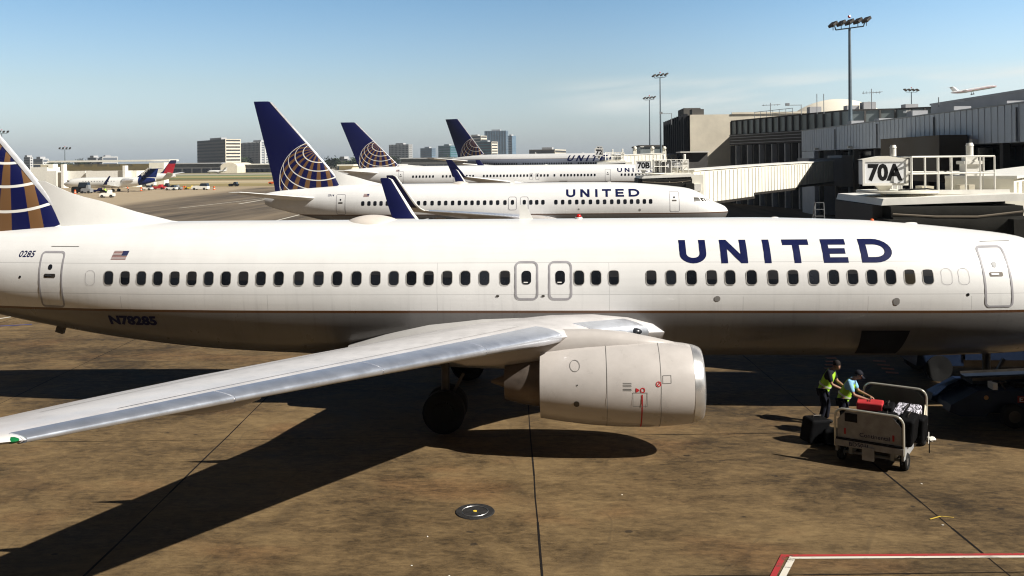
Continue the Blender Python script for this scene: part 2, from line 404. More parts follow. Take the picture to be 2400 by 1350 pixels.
def foil(c, tc, n=9, camber=.02, t0=0., t1=1.):
    up = []; lo = []
    for i in range(n+1):
        t = t0+(t1-t0)*(1-math.cos(math.pi*i/n))/2
        y = 5*tc*(.2969*math.sqrt(t)-.126*t-.3516*t*t+.2843*t**3-.1030*t**4); cm = camber*4*t*(1-t)
        up.append((t*c, (cm+y)*c)); lo.append((t*c, (cm-y)*c))
    return up, lo
def wing_surface(st, side, off=0., upt=(0, 1), lot=(0, 1), n=9):
    """st: list (b, sLE, chord, z, tc, nb, nz); returns lofted MB"""
    rings = []
    for b, sl, c, z, tc, nb, nz in st:
        up, _ = foil(c, tc, n, t0=0, t1=upt[1]); _, lo = foil(c, tc, n, t0=0, t1=lot[1])
        pts = up[::-1]+lo[1:]; rg = []
        tw_ = .036*max(0, min(1, (13-b)/8)) if st[0][0] < 17 else 0
        for d, hh in pts:
            hh -= tw_*d
            if off:
                k = off/max(c, .1); cx, cz = c*.3, 0
                hh = hh+(off if hh >= 0 else -off); d = d-off*.8 if d < c*.02 else d
            rg.append((-(sl+d), side*(b+nb*hh), z+nz*hh))
        rings.append(rg)
    return MB().loft(rings, closed=(not off))
def le737(b): return 16.07+.507*(b-5) if b > 3.4 else 13.75+(b-1.9)*1.0
def te737(b): return 20.75 if b < 5.6 else 20.75+(23.62-20.75)*(b-5.6)/(17.1-5.6)
def z737(b): return 2.42+.165*(b-1.9) if b < 5 else 2.93+.100*(b-5) if b < 14 else 3.83+.095*(b-14)
def st737(b):
    le = le737(b); c = te737(b)-le; return (b, le, c, z737(b), .135-.003*b, 0, 1)
def airliner(name, label, loc, rz, opt, group=None):
    """opt: L,w,zb,h, wing 'main', windows list, fin etc."""
    root = thing(name, label, 'airplane', loc, rz, group)
    L, w, zb, h = opt['L'], opt['w'], opt['zb'], opt['h']; F = Fus(L, w, zb, h); k = w/1.88; kz = h/4.03
    side = -1; det = opt.get('detail', 1)
    body = F.mesh(44 if det else 28).build('fuselage', opt['fmat'], root, smooth=True, angle=60)
    Z = lambda z: zb+(z-1.42)*kz
    # windows
    for sd in ((-1, 1) if opt.get('both') else (side,)):
        for i, s_ in enumerate(opt['win']):
            z0 = Z(3.92) if 'zw' not in opt else opt['zw']
            if det > 1:
                fr = decal(F, ringart(.308*k, .42*k, .118, .018), s_, z0, 'window', 'frame_grey', root, .008, sd)
                pm = random.choice(["pane"]*5+["pane_grey"]*2+["pane_shade"])
                decal(F, slabart(.275*k, .385*k, .10), s_, z0, 'pane', pm, fr, .005, sd)
                if i % 7 in (1, 4, 5): bh = (.10, .17, .24)[i % 3]; decal(F, slabart(.26*k, bh, .04), s_, z0+(.37-bh)/2, 'blind', 'blind', fr, .009, sd, step=.05)
            else:
                decal(F, slabart(.27*k, .37*k, .09), s_, z0, 'window', 'pane_grey' if i % 5 == 3 else 'pane', root, .008, sd)
    for s_, zc, ww, hh, kind in opt.get('doors', []):
        d = decal(F, ringart(ww, hh, .13 if kind != 'ow' else .16, .055 if det > 1 else .04), s_, zc, 'door', 'seal_grey', root, .007)
        if kind == 'ow': decal(F, slabart(.26, .37, .1), s_, 3.93 if 'zw' not in opt else opt['zw'], 'pane', 'pane', d, .008); 
        if kind == 'ow' and det > 1: decal(F, slabart(.12, .03, .012), s_+.02, 3.80, 'handle', 'white_paint', d, .014)
        if kind == 'svc':
            decal(F, slabart(.13, .15, .06), s_+.02, Z(4.22), 'porthole', 'pane_grey', d, .008)
            decal(F, slabart(.36, .11, .03), s_+.02, Z(3.97), 'handle', 'dark_metal', d, .008)
            if det > 1:
                decal(F, slabart(.22, .045, .02), s_+.06, Z(3.975), 'handle', 'polished', d, .02)
                decal(F, slabart(ww*1.15, .012, .004), s_-.3, Z(4.80), 'rain_gutter', 'line_grey', d, .012)
    # cabin name
    tx = opt.get('text')
    if tx:
        s0, z0, wd, hk = tx
        qs = letters(wd); sh = opt.get('slant', 0)
        for lo_, hi_ in ((-.01, .16), (.16, .36), (.36, .46), (.46, .64), (.64, .82), (.82, 1.1)):
            vs = []; fs = []
            for q in qs:
                if lo_*wd <= sum(p_[0] for p_ in q)/4 < hi_*wd: fs.append(tuple(range(len(vs), len(vs)+4))); vs += [(a+b*sh, b*hk) for a, b in q]
            V, Fc = wrap(F, vs, fs, s0, z0, .006, -1); MB().add(V, Fc).build('letter', 'letter_blue', root, smooth=True)
    for st, s0, z0, hh, wd, m, bold, shr in opt.get('marks', []):
        decal(F, text2d(st, hh, wd, bold, shr), s0, z0, 'lettering', m, root, .006)
    if opt.get('flag'):
        s0, z0, fw, fh = opt['flag']
        fo = MB(); n = 13; vs = []; fs = []
        for i in range(n):
            if i % 2 == 0:
                za, zb_ = fh*(1-(i+1)/n), fh*(1-i/n); x1 = fw*.6 if i < 7 else fw
                fs.append(tuple(range(len(vs), len(vs)+4))); vs += [(za*.25, za), (x1+za*.25, za), (x1+zb_*.25, zb_), (zb_*.25, zb_)]
        decal(F, (vs, fs), s0, z0, 'flag', mat('flag_red', (.22, .07, .06), .6), root, .006, step=1)
        zc = fh*6/13; decal(F, ([(fw*.6+zc*.25, zc), (fw+zc*.25, zc), (fw+fh*.25, fh), (fw*.6+fh*.25, fh)], [(0, 1, 2, 3)]), s0, z0, 'flag_canton', mat('flag_blue', (.03, .035, .09), .6), root, .006, step=1)
    for s_, z_, ww, hh, m in opt.get('ports', []): decal(F, slabart(ww, hh, min(ww, hh)*.45), s_, z_, 'port', m, root, .008, step=.05)
    # cockpit glass
    for sd in (-1, 1):
        for pts in (((2.9, 3.87), (2.3, 3.85), (2.5, 4.17), (2.9, 4.2)), ((2.22, 3.86), (1.87, 3.88), (1.98, 4.08), (2.4, 4.17)), ((1.78, 3.89), (1.50, 3.87), (1.60, 3.98), (1.84, 4.07))):
            vs = [(-a*k, Z(b)) for a, b in pts]; mx = min(v[0] for v in vs)
            V, Fc = wrap(F, [(a-mx, b) for a, b in vs], [(0, 1, 2, 3)], -mx, 0, .012, sd, step=.1); MB().add(V, Fc).build('cockpit_window', opt.get('cockpit', 'pane'), root, smooth=True)
    # fin
    fo = opt['fin']; fin = MB(); rings = []
    for z_, sl, st_, tc in fo:
        up, lo = foil(st_-sl, tc, 8, 0); pts = up[::-1]+lo[1:-1]
        rings.append([(-(sl+d), y_, z_) for d, y_ in pts])
    fin.loft(rings).build('fin', opt['finmat'], root, smooth=True, angle=50)
    if 'dorsal' in opt:
        dr = []
        for s_, ztop, hw in opt['dorsal']:
            zt = F.at(s_)[0]-.25
            dr.append([(-s_, -hw, zt), (-s_, -hw*.62, zt+(ztop-zt)*.6), (-s_, -.02, ztop), (-s_, .02, ztop), (-s_, hw*.62, zt+(ztop-zt)*.6), (-s_, hw, zt)])
        MB().loft(dr).build('dorsal_fin', 'white_paint', root, smooth=True, angle=60)
    if opt.get('le'):
        m_ = MB(); P = opt['le']; m_.loft([[(-(s_-.02), -.05, z_), (-(s_-.07), 0, z_), (-(s_-.02), .05, z_), (-(s_+.10), .085, z_), (-(s_+.10), -.085, z_)] for s_, z_ in P]).build('fin_leading_edge', 'silver', root, smooth=True, angle=60)
    # stabilisers
    for sd in (-1, 1):
        rings = []
        for b_, sl, ch, z_ in opt['stab']:
            up, lo = foil(ch, .09, 7, 0); rings.append([(-(sl+d), sd*b_, z_+y_) for d, y_ in up[::-1]+lo[1:-1]])
        MB().loft(rings).build('stabiliser', opt.get('stabmat', 'white_paint'), root, smooth=True, angle=50)
    # wings
    kind = opt['wing']
    for sd in (-1, 1):
        if kind == '737':
            dxt = opt.get('tipdx', {}).get(sd, 0); _sh = lambda L_: [(q_[0], q_[1]+dxt*max(0, q_[0]-2)/15)+tuple(q_[2:]) for q_ in L_]
            st = [st737(b) for b in (1.0, 1.9, 2.6, 3.4, 4.3, 5.6, 7.5, 9.5, 12, 14.5, 17.0)]
            tip = [(17.0, 22.17, 1.43, 4.115, .09, 0, 1), (17.32, 22.40, 1.36, 4.17, .09, -.25, .97), (17.55, 22.62, 1.28, 4.32, .085, -.6, .8), (17.68, 22.86, 1.18, 4.60, .08, -.88, .48), (17.78, 23.1, 1.08, 4.95, .08, -.96, .27), (18.05, 24.02, .62, 6.32, .07, -.97, .2), (18.07, 24.2, .42, 6.40, .05, -.97, .2)]
            st = _sh(st); tip = [(q_[0], q_[1]+dxt)+tuple(q_[2:]) for q_ in tip]
            wg = wing_surface(st, sd).build('wing', 'wing_paint', root, smooth=True, angle=50)
            wing_surface(tip, sd).build('winglet', 'winglet_paint', root, smooth=True, angle=50)
            le = MB()
            for t_ in tip[1:]:
                pass
            lt = [(b_, sl-.012, c_, z_, tc_, nb, nz) for b_, sl, c_, z_, tc_, nb, nz in tip]
            wing_surface(lt[1:], sd, .008, (0, .13), (0, .13), 5).build('winglet_leading_edge', 'white_paint', root, smooth=True, angle=60)
            for b0, b1 in ((5.35, 8.35), (8.38, 11.35), (11.38, 14.3), (14.33, 16.98)):
                wing_surface(_sh([st737(b0+(b1-b0)*i/3) for i in range(4)]), sd, .012, (0, .135), (0, .07), 6).build('slat', 'slat_metal', wg, smooth=True, angle=60)
            wing_surface([st737(b) for b in (2.05, 2.6, 3.2, 3.75)], sd, .012, (0, .10), (0, .06), 6).build('slat', 'slat_metal', wg, smooth=True, angle=60)
            # flap fairings
            for b_, l0, l1 in ((6.9, 19.4, 22.7), (9.6, 20.3, 23.2), (12.1, 21.2, 23.7), (3.0, 18.6, 21.4)):
                rg = []; zc = z737(b_)-.33
                for i in range(9):
                    t_ = i/8; r_ = math.sin(math.pi*min(1, t_*1.0+.02)**.75)*.165+.012; s_ = l0+(l1-l0)*t_
                    rg.append([(-s_, sd*(b_+r_*.75*math.cos(a)), zc-.28*t_+r_*1.05*math.sin(a)) for a in [2*math.pi*j/10 for j in range(10)]])
                MB().loft(rg).build('flap_fairing', 'wing_paint', wg, smooth=True, angle=60)
            # static wicks, slat hinge lumps, light lens
            lens = MB().sph((-22.28, sd*17.05, 4.13), .065, 12, (1.5, .9, .55)).build('navigation_light', 'green_glass' if sd < 0 else 'red_glass', wg, smooth=True)
            if det > 1:
                def wsurf(b__, tt): 
                    q_ = st737(b__); c_ = q_[2]; return Vector((-(q_[1]+tt*c_+dxt*max(0, b__-2)/15), sd*b__, q_[3]+c_*(.02*4*tt*(1-tt)+5*q_[4]*(.2969*math.sqrt(tt)-.126*tt-.3516*tt*tt+.2843*tt**3-.1030*tt**4))-.036*max(0, min(1, (13-b__)/8))*tt*c_+.005))
                for t0_, ba, bb in ((.20, 5.6, 15.6), (.66, 5.4, 15.8)):
                    V_ = []; n_ = 40
                    for k_ in range(n_+1):
                        b__ = ba+(bb-ba)*k_/n_; p_ = wsurf(b__, t0_); V_ += [p_, p_+Vector((-.018, 0, -.0005))]
                    MB().add(V_, [(2*k_, 2*k_+1, 2*k_+3, 2*k_+2) for k_ in range(n_)]).build('panel_seam', 'line_grey', wg)
            # fairing at the root
            if sd < 0:
                rg = []
                for s_, hw, zt, zb_ in ((13.55, 1.5, 2.4, 1.5), (13.9, 1.84, 2.74, 1.36), (14.6, 1.98, 2.98, 1.27), (15.6, 2.05, 3.08, 1.2), (17.0, 2.05, 3.08, 1.17), (18.5, 2.02, 3.02, 1.18), (20.0, 1.95, 2.8, 1.25), (21.3, 1.86, 2.4, 1.35), (22.4, 1.6, 2.0, 1.48)):
                    zc = (zt+zb_)/2; hz = (zt-zb_)/2
                    rg.append([(-s_, hw*math.copysign(abs(math.cos(a))**.6, math.cos(a)), zc+hz*math.copysign(abs(math.sin(a))**.75, math.sin(a))) for a in [2*math.pi*(j+.5)/40 for j in range(40)]])
                MB().loft(rg).build('wing_root_fairing', 'fairing_paint', root, smooth=True, angle=60)
            ll = MB().sph((-14.33, sd*2.38, 2.53), .17, 14, (1.35, .8, .62)).build('landing_light', 'pane_grey', wg, smooth=True)
            engine737(root, sd, det)
        else:
            b0, s0, c0, z0, b1, s1, c1, z1, wl = kind
            st = [(b0+(b1-b0)*i/5, s0+(s1-s0)*i/5, c0+(c1-c0)*(i/5)**.8, z0+(z1-z0)*i/5, .12, 0, 1) for i in range(6)]
            wg = wing_surface(st, sd).build('wing', 'white_paint', root, smooth=True, angle=50)
            if wl:
                tip = [(b1, s1, c1, z1, .09, 0, 1), (b1+.3, s1+.3, c1*.9, z1+.12, .09, -.5, .8), (b1+.45, s1+.6, c1*.8, z1+.6, .08, -.97, .2), (b1+.6, s1+2.0, c1*.42, z1+2.3, .07, -.97, .2)]
                wing_surface(tip, sd).build('winglet', 'blue_paint', root, smooth=True, angle=50)
            if opt.get('eng') == 'wing':
                t_ = .33; ex, ey, ez = -(s0+(s1-s0)*t_-2.6), sd*(b0+(b1-b0)*t_), z0+(z1-z0)*t_-1.5*k
                e = MB().lathe([(0, .95*k), (-.6, 1.2*k), (-2.2, 1.25*k), (-4.2, .9*k)], (ex+1, ey, ez), n=20).build('engine', 'engine_paint', root, smooth=True)
                MB().lathe([(-1, 0), (-1.02, .95*k)], (ex+1, ey, ez), n=20).build('fan', 'dark_metal', e)
                MB().prism([(ex-.2, ey-.15, ez+1.1*k), (ex-5, ey-.15, ez+.9*k), (ex-5, ey-.15, z0+(z1-z0)*t_), (ex-2, ey-.15, z0+(z1-z0)*t_+.2)], (0, .3, 0)).build('pylon', 'engine_paint', root)
            if opt.get('eng') == 'rear':
                ex, ez = -(L*.66), Z(4.3)
                e = MB().lathe([(0, .5*k), (-.4, .66*k), (-2.4*k, .66*k), (-4.3*k, .42*k)], (ex, sd*1.68*k*1.05, ez), n=18).build('engine', 'silver', root, smooth=True)
                MB().lathe([(-.5, 0), (-.52, .5*k)], (ex, sd*1.68*k*1.05, ez), n=18).build('fan', 'dark_metal', e)
                MB().box((ex-2*k, sd*1.2*k, ez), (1.8*k, 1.0*k, .15)).build('pylon', 'white_paint', root)
    # gear
    if opt.get('gear', 1):
        gs, gb, r_ = opt.get('geo', (19.4, 2.86, .56))
        for nm, s_, b_, rr in (('main_gear', gs, gb, r_), ('main_gear', gs, -gb, r_), ('nose_gear', 4.0*k, 0, r_*.65)):
            g = MB().cyl((-s_, b_, rr), (-s_, b_, Z(2.2)), .11*k, n=10); g.box((-s_+.25, b_, rr+.5), (.08, .08, 1.0), ry=.5)
            g = g.build(nm, 'dark_metal', root, smooth=True)
            for dy in (-.33*k, .33*k):
                wh = MB().lathe([(-.18*k, rr*.55), (-.2*k, rr*.85), (-.13*k, rr), (.13*k, rr), (.2*k, rr*.85), (.18*k, rr*.55)], (-s_, b_+dy, rr), 'Y', 24).build('wheel', 'rubber', g, smooth=True)
                MB().lathe([(-.15*k, .02), (-.16*k, rr*.5), (.16*k, rr*.5), (.15*k, .02)], (-s_, b_+dy, rr), 'Y', 20).build('rim', 'rubber', g, smooth=True)
    # roof things
    for kk, s_, a in opt.get('roof', []):
        zt = F.at(s_)[0]
        if kk == 'dome':
            n_ = 18; rg = []
            for i in range(n_+1):
                t_ = i/n_; x_ = s_+a*(t_-.5); hh = math.sin(math.pi*t_)**.55
                rg.append([(-x_, .62*hh*math.cos(q), zt-.18+.33*hh*math.sin(q)) for q in [math.pi*j/14 for j in range(15)]])
            MB().loft(rg, closed=False, caps=False).build('antenna_radome', 'radome_paint', root, smooth=True)
        elif kk == 'blade':
            MB().prism([(-s_, -.03, zt-.03), (-s_-.42, -.03, zt-.03), (-s_-.16-a, -.03, zt+.42), (-s_+.02-a, -.03, zt+.42)], (0, .05, 0)).build('blade_antenna', 'white_paint', root)
        elif kk == 'beacon':
            bb = MB().cyl((-s_, 0, zt-.03), (-s_, 0, zt+.04), .11, n=14).build('beacon', 'white_paint', root)
            MB().sph((-s_, 0, zt+.04), .085, 12, (1, 1, 1.1), 0, math.pi*.55).build('beacon_lens', 'red_glass', bb, smooth=True)
        elif kk == 'lump':
            MB().sph((-s_, 0, zt), a, 12, (2.2, 1, .45)).build('antenna', 'white_paint', root, smooth=True)
        elif kk == 'orange':
            MB().sph((-s_, 0, zt), .06, 8).build('beacon_lens', 'orange', root, smooth=True)
    # tail cone outlet
    z_ = (F.at(L)[0]+F.at(L)[1])/2
    MB().cyl((-L+.05, 0, z_), (-L-.03, 0, z_), .2*k, .17*k, 16).build('tail_outlet', 'dark_metal', root, smooth=True)
    return root, F
NAC = [(12.92, .80), (12.95, .855), (13.05, .90), (13.16, .928), (13.3, .955), (13.7, 1.0), (14.2, 1.03), (14.9, 1.025), (15.6, .985), (16.2, .92), (16.78, .835)]
def nacr(s_): return lerp_tab(NAC, s_)[0]
def engine737(root, sd, det):
    cy, cz = sd*4.83, 1.76
    e = MB().lathe([(-s_, r_) for s_, r_ in NAC[3:]]+[(-16.74, .79), (-15.2, .86), (-14.0, .80), (-13.25, .77)], (0, cy, cz), n=56).build('engine', 'engine_paint', root, smooth=True, angle=50)
    MB().lathe([(-13.165, .934), (-13.05, .904), (-12.95, .862), (-12.905, .82), (-12.90, .795), (-12.94, .772), (-13.25, .768)], (0, cy, cz), n=56).build('intake_lip', 'lip_metal', e, smooth=True, angle=0)
    MB().lathe([(-13.8, 0), (-13.82, .79)], (0, cy, cz), n=40).build('fan', 'dark_metal', e)
    MB().lathe([(-13.3, .0), (-13.45, .1), (-13.78, .24)], (0, cy, cz), n=24).build('spinner', 'dark_metal', e, smooth=True)
    core = MB().lathe([(-15.5, .60), (-16.78, .60), (-17.3, .52), (-17.65, .42), (-17.62, .38), (-16.6, .38)], (0, cy, cz+.02), n=32).build('core_nozzle', 'exhaust', e, smooth=True, angle=50)
    MB().lathe([(-16.8, .36), (-17.5, .22), (-18.0, .03)], (0, cy, cz+.02), n=24).build('exhaust_cone', 'exhaust', core, smooth=True)
    # pylon fairing
    rg = []
    for s_, hw, zt, zb_ in ((13.55, .03, 2.76, 2.6), (14.0, .20, 2.86, 2.5), (14.7, .30, 3.0, 2.4), (15.5, .33, 3.07, 2.4), (16.4, .32, 3.06, 2.3), (17.3, .27, 3.0, 2.15), (18.6, .2, 2.9, 2.15), (20.2, .04, 2.8, 2.55)):
        zc = (zt+zb_)/2; hz = (zt-zb_)/2
        rg.append([(-s_, cy+hw*math.cos(a), zc+hz*math.copysign(abs(math.sin(a))**.8, math.sin(a))) for a in [2*math.pi*j/16 for j in range(16)]])
    MB().loft(rg).build('pylon', 'engine_paint', root, smooth=True, angle=60)
    # strake
    MB().prism([(-13.9, cy+sd*-.0-sd*.55*0, cz+.0), (-15.0, cy, cz), (-15.0, cy, cz+.26), (-14.7, cy, cz+.24)], (0, .02, 0)).build('strake', 'engine_paint', e) if 0 else None
    def nd(art, s0, z0, name, m, off=.006):
        V = []; b = bmesh.new(); bv = [b.verts.new((p[0], 0, p[1])) for p in art[0]]
        for f in art[1]: b.faces.new([bv[i] for i in f])
        zs = [p[1] for p in art[0]]; z = min(zs)+.06
        while z < max(zs): bmesh.ops.bisect_plane(b, geom=b.verts[:]+b.edges[:]+b.faces[:], plane_co=(0, 0, z), plane_no=(0, 0, 1)); z += .06
        b.verts.index_update()
        for v in b.verts:
            s_ = s0-v.co.x; zz = z0+v.co.z; r_ = nacr(s_)+off; V.append((-s_, cy+sd*math.sqrt(max(.0001, r_*r_-(zz-cz)**2)), zz))
        F_ = [tuple(v.index for v in f.verts) for f in b.faces]; b.free()
        return MB().add(V, F_).build(name, m, e, smooth=True)
    for s_ in (13.95, 15.2):
        MB().lathe([(-s_, nacr(s_)+.003), (-s_-.012, nacr(s_)+.003)], (0, cy, cz), n=56).build('panel_seam', 'line_grey', e, smooth=True)
    if det > 1 and sd < 0:
        bar = lambda w_, h_: ([(0, 0), (w_, 0), (w_, h_), (0, h_)], [(0, 1, 2, 3)])
        nd(bar(.032, .92), 14.42, .82, 'warning_stripe', 'red')
        nd(ringart(.12, .12, .055, .018), 14.02, 1.98, 'warning_mark', 'red')
        nd(([(-.04, -.03), (-.025, -.045), (.04, .03), (.025, .045)], [(0, 1, 2, 3)]), 14.02, 1.98, 'warning_mark', 'red')
        nd(ringart(.11, .12, .05, .022), 14.39, 1.84, 'warning_mark', 'red')
        nd(([(-.13, -.055), (-.05, -.015), (-.05, .015), (-.13, .055)], [(0, 1, 2, 3)]), 14.42, 1.84, 'warning_mark', 'red')
        for i, z_ in enumerate((1.99, 1.955, 1.92, 1.86, 1.83)): nd(bar(.2, .014), 14.84, z_, 'small_print', 'line_grey')
        nd(slabart(.13, .14, .06), 15.92, 1.48, 'vent', 'dark_metal'); nd(ringart(.24, .24, .115, .012), 15.95, 2.34, 'access_panel', 'line_grey')
        nd(slabart(.03, .03, .014), 15.9, 1.93, 'port', 'black'); nd(ringart(.20, .18, .01, .01), 13.82, 2.08, 'access_panel', 'line_grey')
        nd(ringart(.34, .34, .01, .01), 14.45, 1.62, 'access_panel', 'line_grey')
# wing & winglet paints
def zsplit(name, z0, lo, hi, rough=.4, coat=.15):
    m = bpy.data.materials.new(name); m.use_nodes = True; t = NT(m.node_tree); p = m.node_tree.nodes['Principled BSDF']
    o = t.obj(); x, y, z = t.sep(o); d = t.noise(t.vmul(o, (1, .4, 1)), 2.0, 5, .6)
    cc = t.n.new('ShaderNodeCombineXYZ'); f = t.maprange(d, .35, .75, 1, .86)
    for i in range(3): t.put(cc.inputs[i], f)
    t.put(p.inputs['Base Color'], t.mix(1, t.mix(t.m('GREATER_THAN', z, z0), lo, hi), cc.outputs[0], 'MULTIPLY'))
    p.inputs['Roughness'].default_value = rough; p.inputs['Coat Weight'].default_value = coat; MATS[name] = m
zsplit('winglet_paint', 4.36, (.60, .58, .56), (.004, .006, .055))
mat('wing_paint', (.58, .56, .56), .35, coat=.15, var=.16, scale=1.2)
mat('panel_grey', (.54, .52, .52), .45)
mat('fairing_paint', (.42, .41, .40), .38, coat=.15, var=.1, scale=1.5)
mat('exhaust', (.16, .13, .11), .5, .6, var=.3, scale=3)
mat('radome_paint', (.66, .60, .54), .5, var=.1, scale=2)
fus_mat('fus737', 2.93, (4.33, 3.46), [(19.75, 1.3, 4.33), (14.95, 3.0, 4.33), (7.95, 1.3, 3.4), (11.3, 1.3, 3.4), (24.6, 1.3, 3.46), (29.0, 1.3, 3.4), (5.2, 1.5, 3.4)])
fus_mat('fus_plain', 2.93, (), [])
fus_mat('fus757', 4.0, (), [])
fus_mat('fus_wide', 7.75, (), [], belly=(.26, .29, .37))  # blue-grey lower half paints in the shade on the wide body's side
fus_mat('fus_small', -5, (), [], top=(.74, .73, .70))
globe_mat('fin_globe', 33.33, 5.67, 3.38, 0)
FIN737 = [(4.7, 30.9, 37.05, .085), (5.4, 31.45, 37.15, .09), (6.2, 32.03, 37.32, .09), (8.96, 34.4, 37.98, .085), (12.3, 37.32, 38.8, .08), (12.38, 37.6, 38.78, .04)]
DOR737 = [(27.6, 5.40, .05), (28.19, 5.46, .14), (29.3, 5.74, .22), (30.42, 6.08, .24), (31.0, 6.22, .23), (31.39, 6.34, .19), (31.83, 6.53, .13), (32.2, 6.70, .07), (32.45, 6.72, .02)]
DOORS = [(4.45, 3.89, .78, 1.62, 'svc'), (31.2, 3.84, .78, 1.66, 'svc'), (17.24, 3.84, .66, 1.07, 'ow'), (16.3, 3.84, .66, 1.07, 'ow')]
def p737(name, label, X, Y, det, num, reg, roof, z=0, tipdx={}):
    marks = [(num, 32.32, 4.49, .185, .52, 'letter_blue', .015, .2)]
    if reg: marks.append((reg, 29.5, 2.50, .30, 1.50, 'letter_blue', .05, 0))
    o = dict(L=37.9, w=1.88, zb=1.42, h=4.03, detail=det, fmat='fus737' if det > 1 else 'fus_plain', win=WIN, doors=DOORS, text=(16.1-3.12, 4.30, 5.80, 1.0), marks=marks,
        flag=(29.35, 4.44, .46, .24), fin=FIN737, finmat='fin_globe', dorsal=DOR737, le=[(31.85, 5.95), (32.35, 6.55), (32.9, 7.22), (34.4, 8.96), (37.32, 12.3)],
        stab=[(.4, 33.0, 4.0, 4.25), (.7, 33.2, 3.8, 4.30), (7.0, 37.1, 1.35, 5.05), (7.15, 37.4, .9, 5.07)], wing='737', roof=roof,
        ports=[(12.0, 3.34, .16, .15, 'line_grey'), (7.2, 3.26, .17, .2, 'line_grey'), (5.3, 3.44, .08, .08, 'black'), (18.05, 3.42, .09, .06, 'dark_metal'), (16.78, 3.42, .09, .06, 'dark_metal'), (32.2, 3.92, .07, .07, 'black')] if det > 1 else [(12.0, 3.34, .14, .14, 'line_grey'), (7.2, 3.26, .17, .2, 'line_grey')],
        cockpit='pane_shade', tipdx=tipdx)
    return airliner(name, label, (X, Y, z), 0, o)
A1, F1 = p737('passenger_jet', 'large white jet in the foreground with registration N78285 and a brown belly line', 16.1, 26.53, 2, '0285', 'N78285',
    [('dome', 21.95, 1.85), ('blade', 17.1, .25), ('beacon', 15.75, 0), ('lump', 6.1, .09), ('lump', 10.0, .05), ('orange', 7.2, 0)], tipdx={1: .9})
A2, F2 = p737('passenger_jet', 'white jet marked 0514 directly behind the foreground jet, its largest whole globe tail', 12.94, 72.3, 1, '0514', None,
    [('dome', 21.6, 1.75), ('blade', 17.1, .25), ('lump', 9.5, .08)], tipdx={-1: -.6})
# belly opening, tail skid, blank windows, extra marks on the near jet
for s_ in (5.83, 5.37, 29.92): decal(F1, ringart(.30, .43, .12, .008), s_, 3.92, 'window_plug', 'seal_grey', A1, .006)
MB().box((-31.75, 0, 2.13), (.24, .14, .22), ry=.3).build('tail_skid', 'dark_metal', A1)
def belly_hatch():
    q = []; n = 10
    for i in range(n+1):
        z = 1.62+(2.42-1.62)*i/n; q.append(z)
    V = []; F_ = []
    for i, z in enumerate(q):
        for s_ in (6.75+.12*(1-i/n), 8.05-.05*(1-i/n)): V.append((-s_, -(F1.half(s_, z)+.008), z))
    for i in range(n): F_.append((2*i, 2*i+1, 2*i+3, 2*i+2))
    MB().add(V, F_).build('cargo_hatch', 'void', A1, smooth=True)  # dark sheet on the skin stands for the unlit hold
belly_hatch()
# ------------------------------------------------------------------ other airliners
win757 = [3+.508*i for i in range(0, 90) if not (6 < i < 10 or 38 < i < 41 or i in (19, 20, 62, 63, 64))]
w757 = [52.2-6-.0-.508*i for i in range(12)]+[52.2-13.8-.508*i for i in range(21)]
P3 = dict(L=54.4, w=1.88, zb=2.55, h=4.1, detail=0, fmat='fus757', zw=5.05, win=[], doors=[], text=(11.6, 5.45, 5.5, 1.0),
    fin=[(5.6, 43.6, 50.6, .08), (6.9, 44.8, 51.1, .08), (13.4, 51.35, 53.75, .08), (13.52, 51.7, 53.75, .04)], finmat='fin_globe757',
    dorsal=[(40.0, 6.6, .06), (42.0, 6.72, .16), (43.6, 6.88, .16), (44.5, 7.0, .08), (44.9, 6.95, .03)], le=[(44.9, 6.9), (51.35, 13.4)],
    stab=[(.5, 47.2, 5.2, 5.6), (7.6, 51.2, 2.0, 6.1)], wing=(1.5, 22.0, 7.5, 3.4, 18.6, 32.0, 1.9, 5.2, True), eng='wing', geo=(29, 3.6, .55), roof=[('lump', 22, .12)], flag=(44.9, 5.85, .5, .26))
globe_mat('fin_globe757', 47.5, 7.35, 3.4, 0)
NX3 = 18.9
def wpx(x): return NX3-aty(x, 410, 133.8).x
for a, b, n in ((968, 1015, 7), (1038, 1055, 3), (1094, 1109, 3), (1134, 1236, 14), (1268, 1284, 3), (1315, 1394, 11), (1457, 1532, 10)):
    P3['win'] += [wpx(a+(b-a)*i/(n-1)) for i in range(n)]
P3['win'] += [wpx(1245), wpx(1259.5), wpx(1299.5)]
P3['doors'] = [(wpx(939), 5.0, .8, 1.75, 'svc'), (wpx(1068), 5.0, .8, 1.7, 'svc'), (wpx(1245), 4.9, .55, 1.0, 'x'), (wpx(1259.5), 4.9, .55, 1.0, 'x'), (wpx(1425), 5.0, .85, 1.8, 'svc')]
P3['text'] = (wpx(1447), 5.45, 5.75, 1.0)
A3, F3 = airliner('passenger_jet', 'long white jet with two overwing exits, third from the camera, partly behind the 70B sign', (NX3, 135.7, 0), 0, P3)
globe_mat('fin_globe767', 46.6, 8.6, 4.6, 0)
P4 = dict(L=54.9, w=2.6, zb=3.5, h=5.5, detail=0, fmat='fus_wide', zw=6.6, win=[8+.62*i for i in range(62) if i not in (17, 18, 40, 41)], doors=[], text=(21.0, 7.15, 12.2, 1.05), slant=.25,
    fin=[(8.2, 43.4, 52.0, .09), (9.2, 44.6, 52.2, .09), (17.9, 51.9, 55.6, .08), (18.0, 52.2, 55.6, .04)], finmat='fin_globe767', le=[(44.6, 9.2), (51.9, 17.9)],
    stab=[(.6, 47.5, 6.5, 7.3), (9.3, 53, 2.4, 8.2)], wing=(2, 20.0, 10, 4.6, 23.5, 36.0, 2.2, 6.8, False), eng='wing', geo=(28, 4.6, .6), roof=[('lump', 18, .2), ('blade', 30, .2)])
t4 = aty(1050, 300, 222)
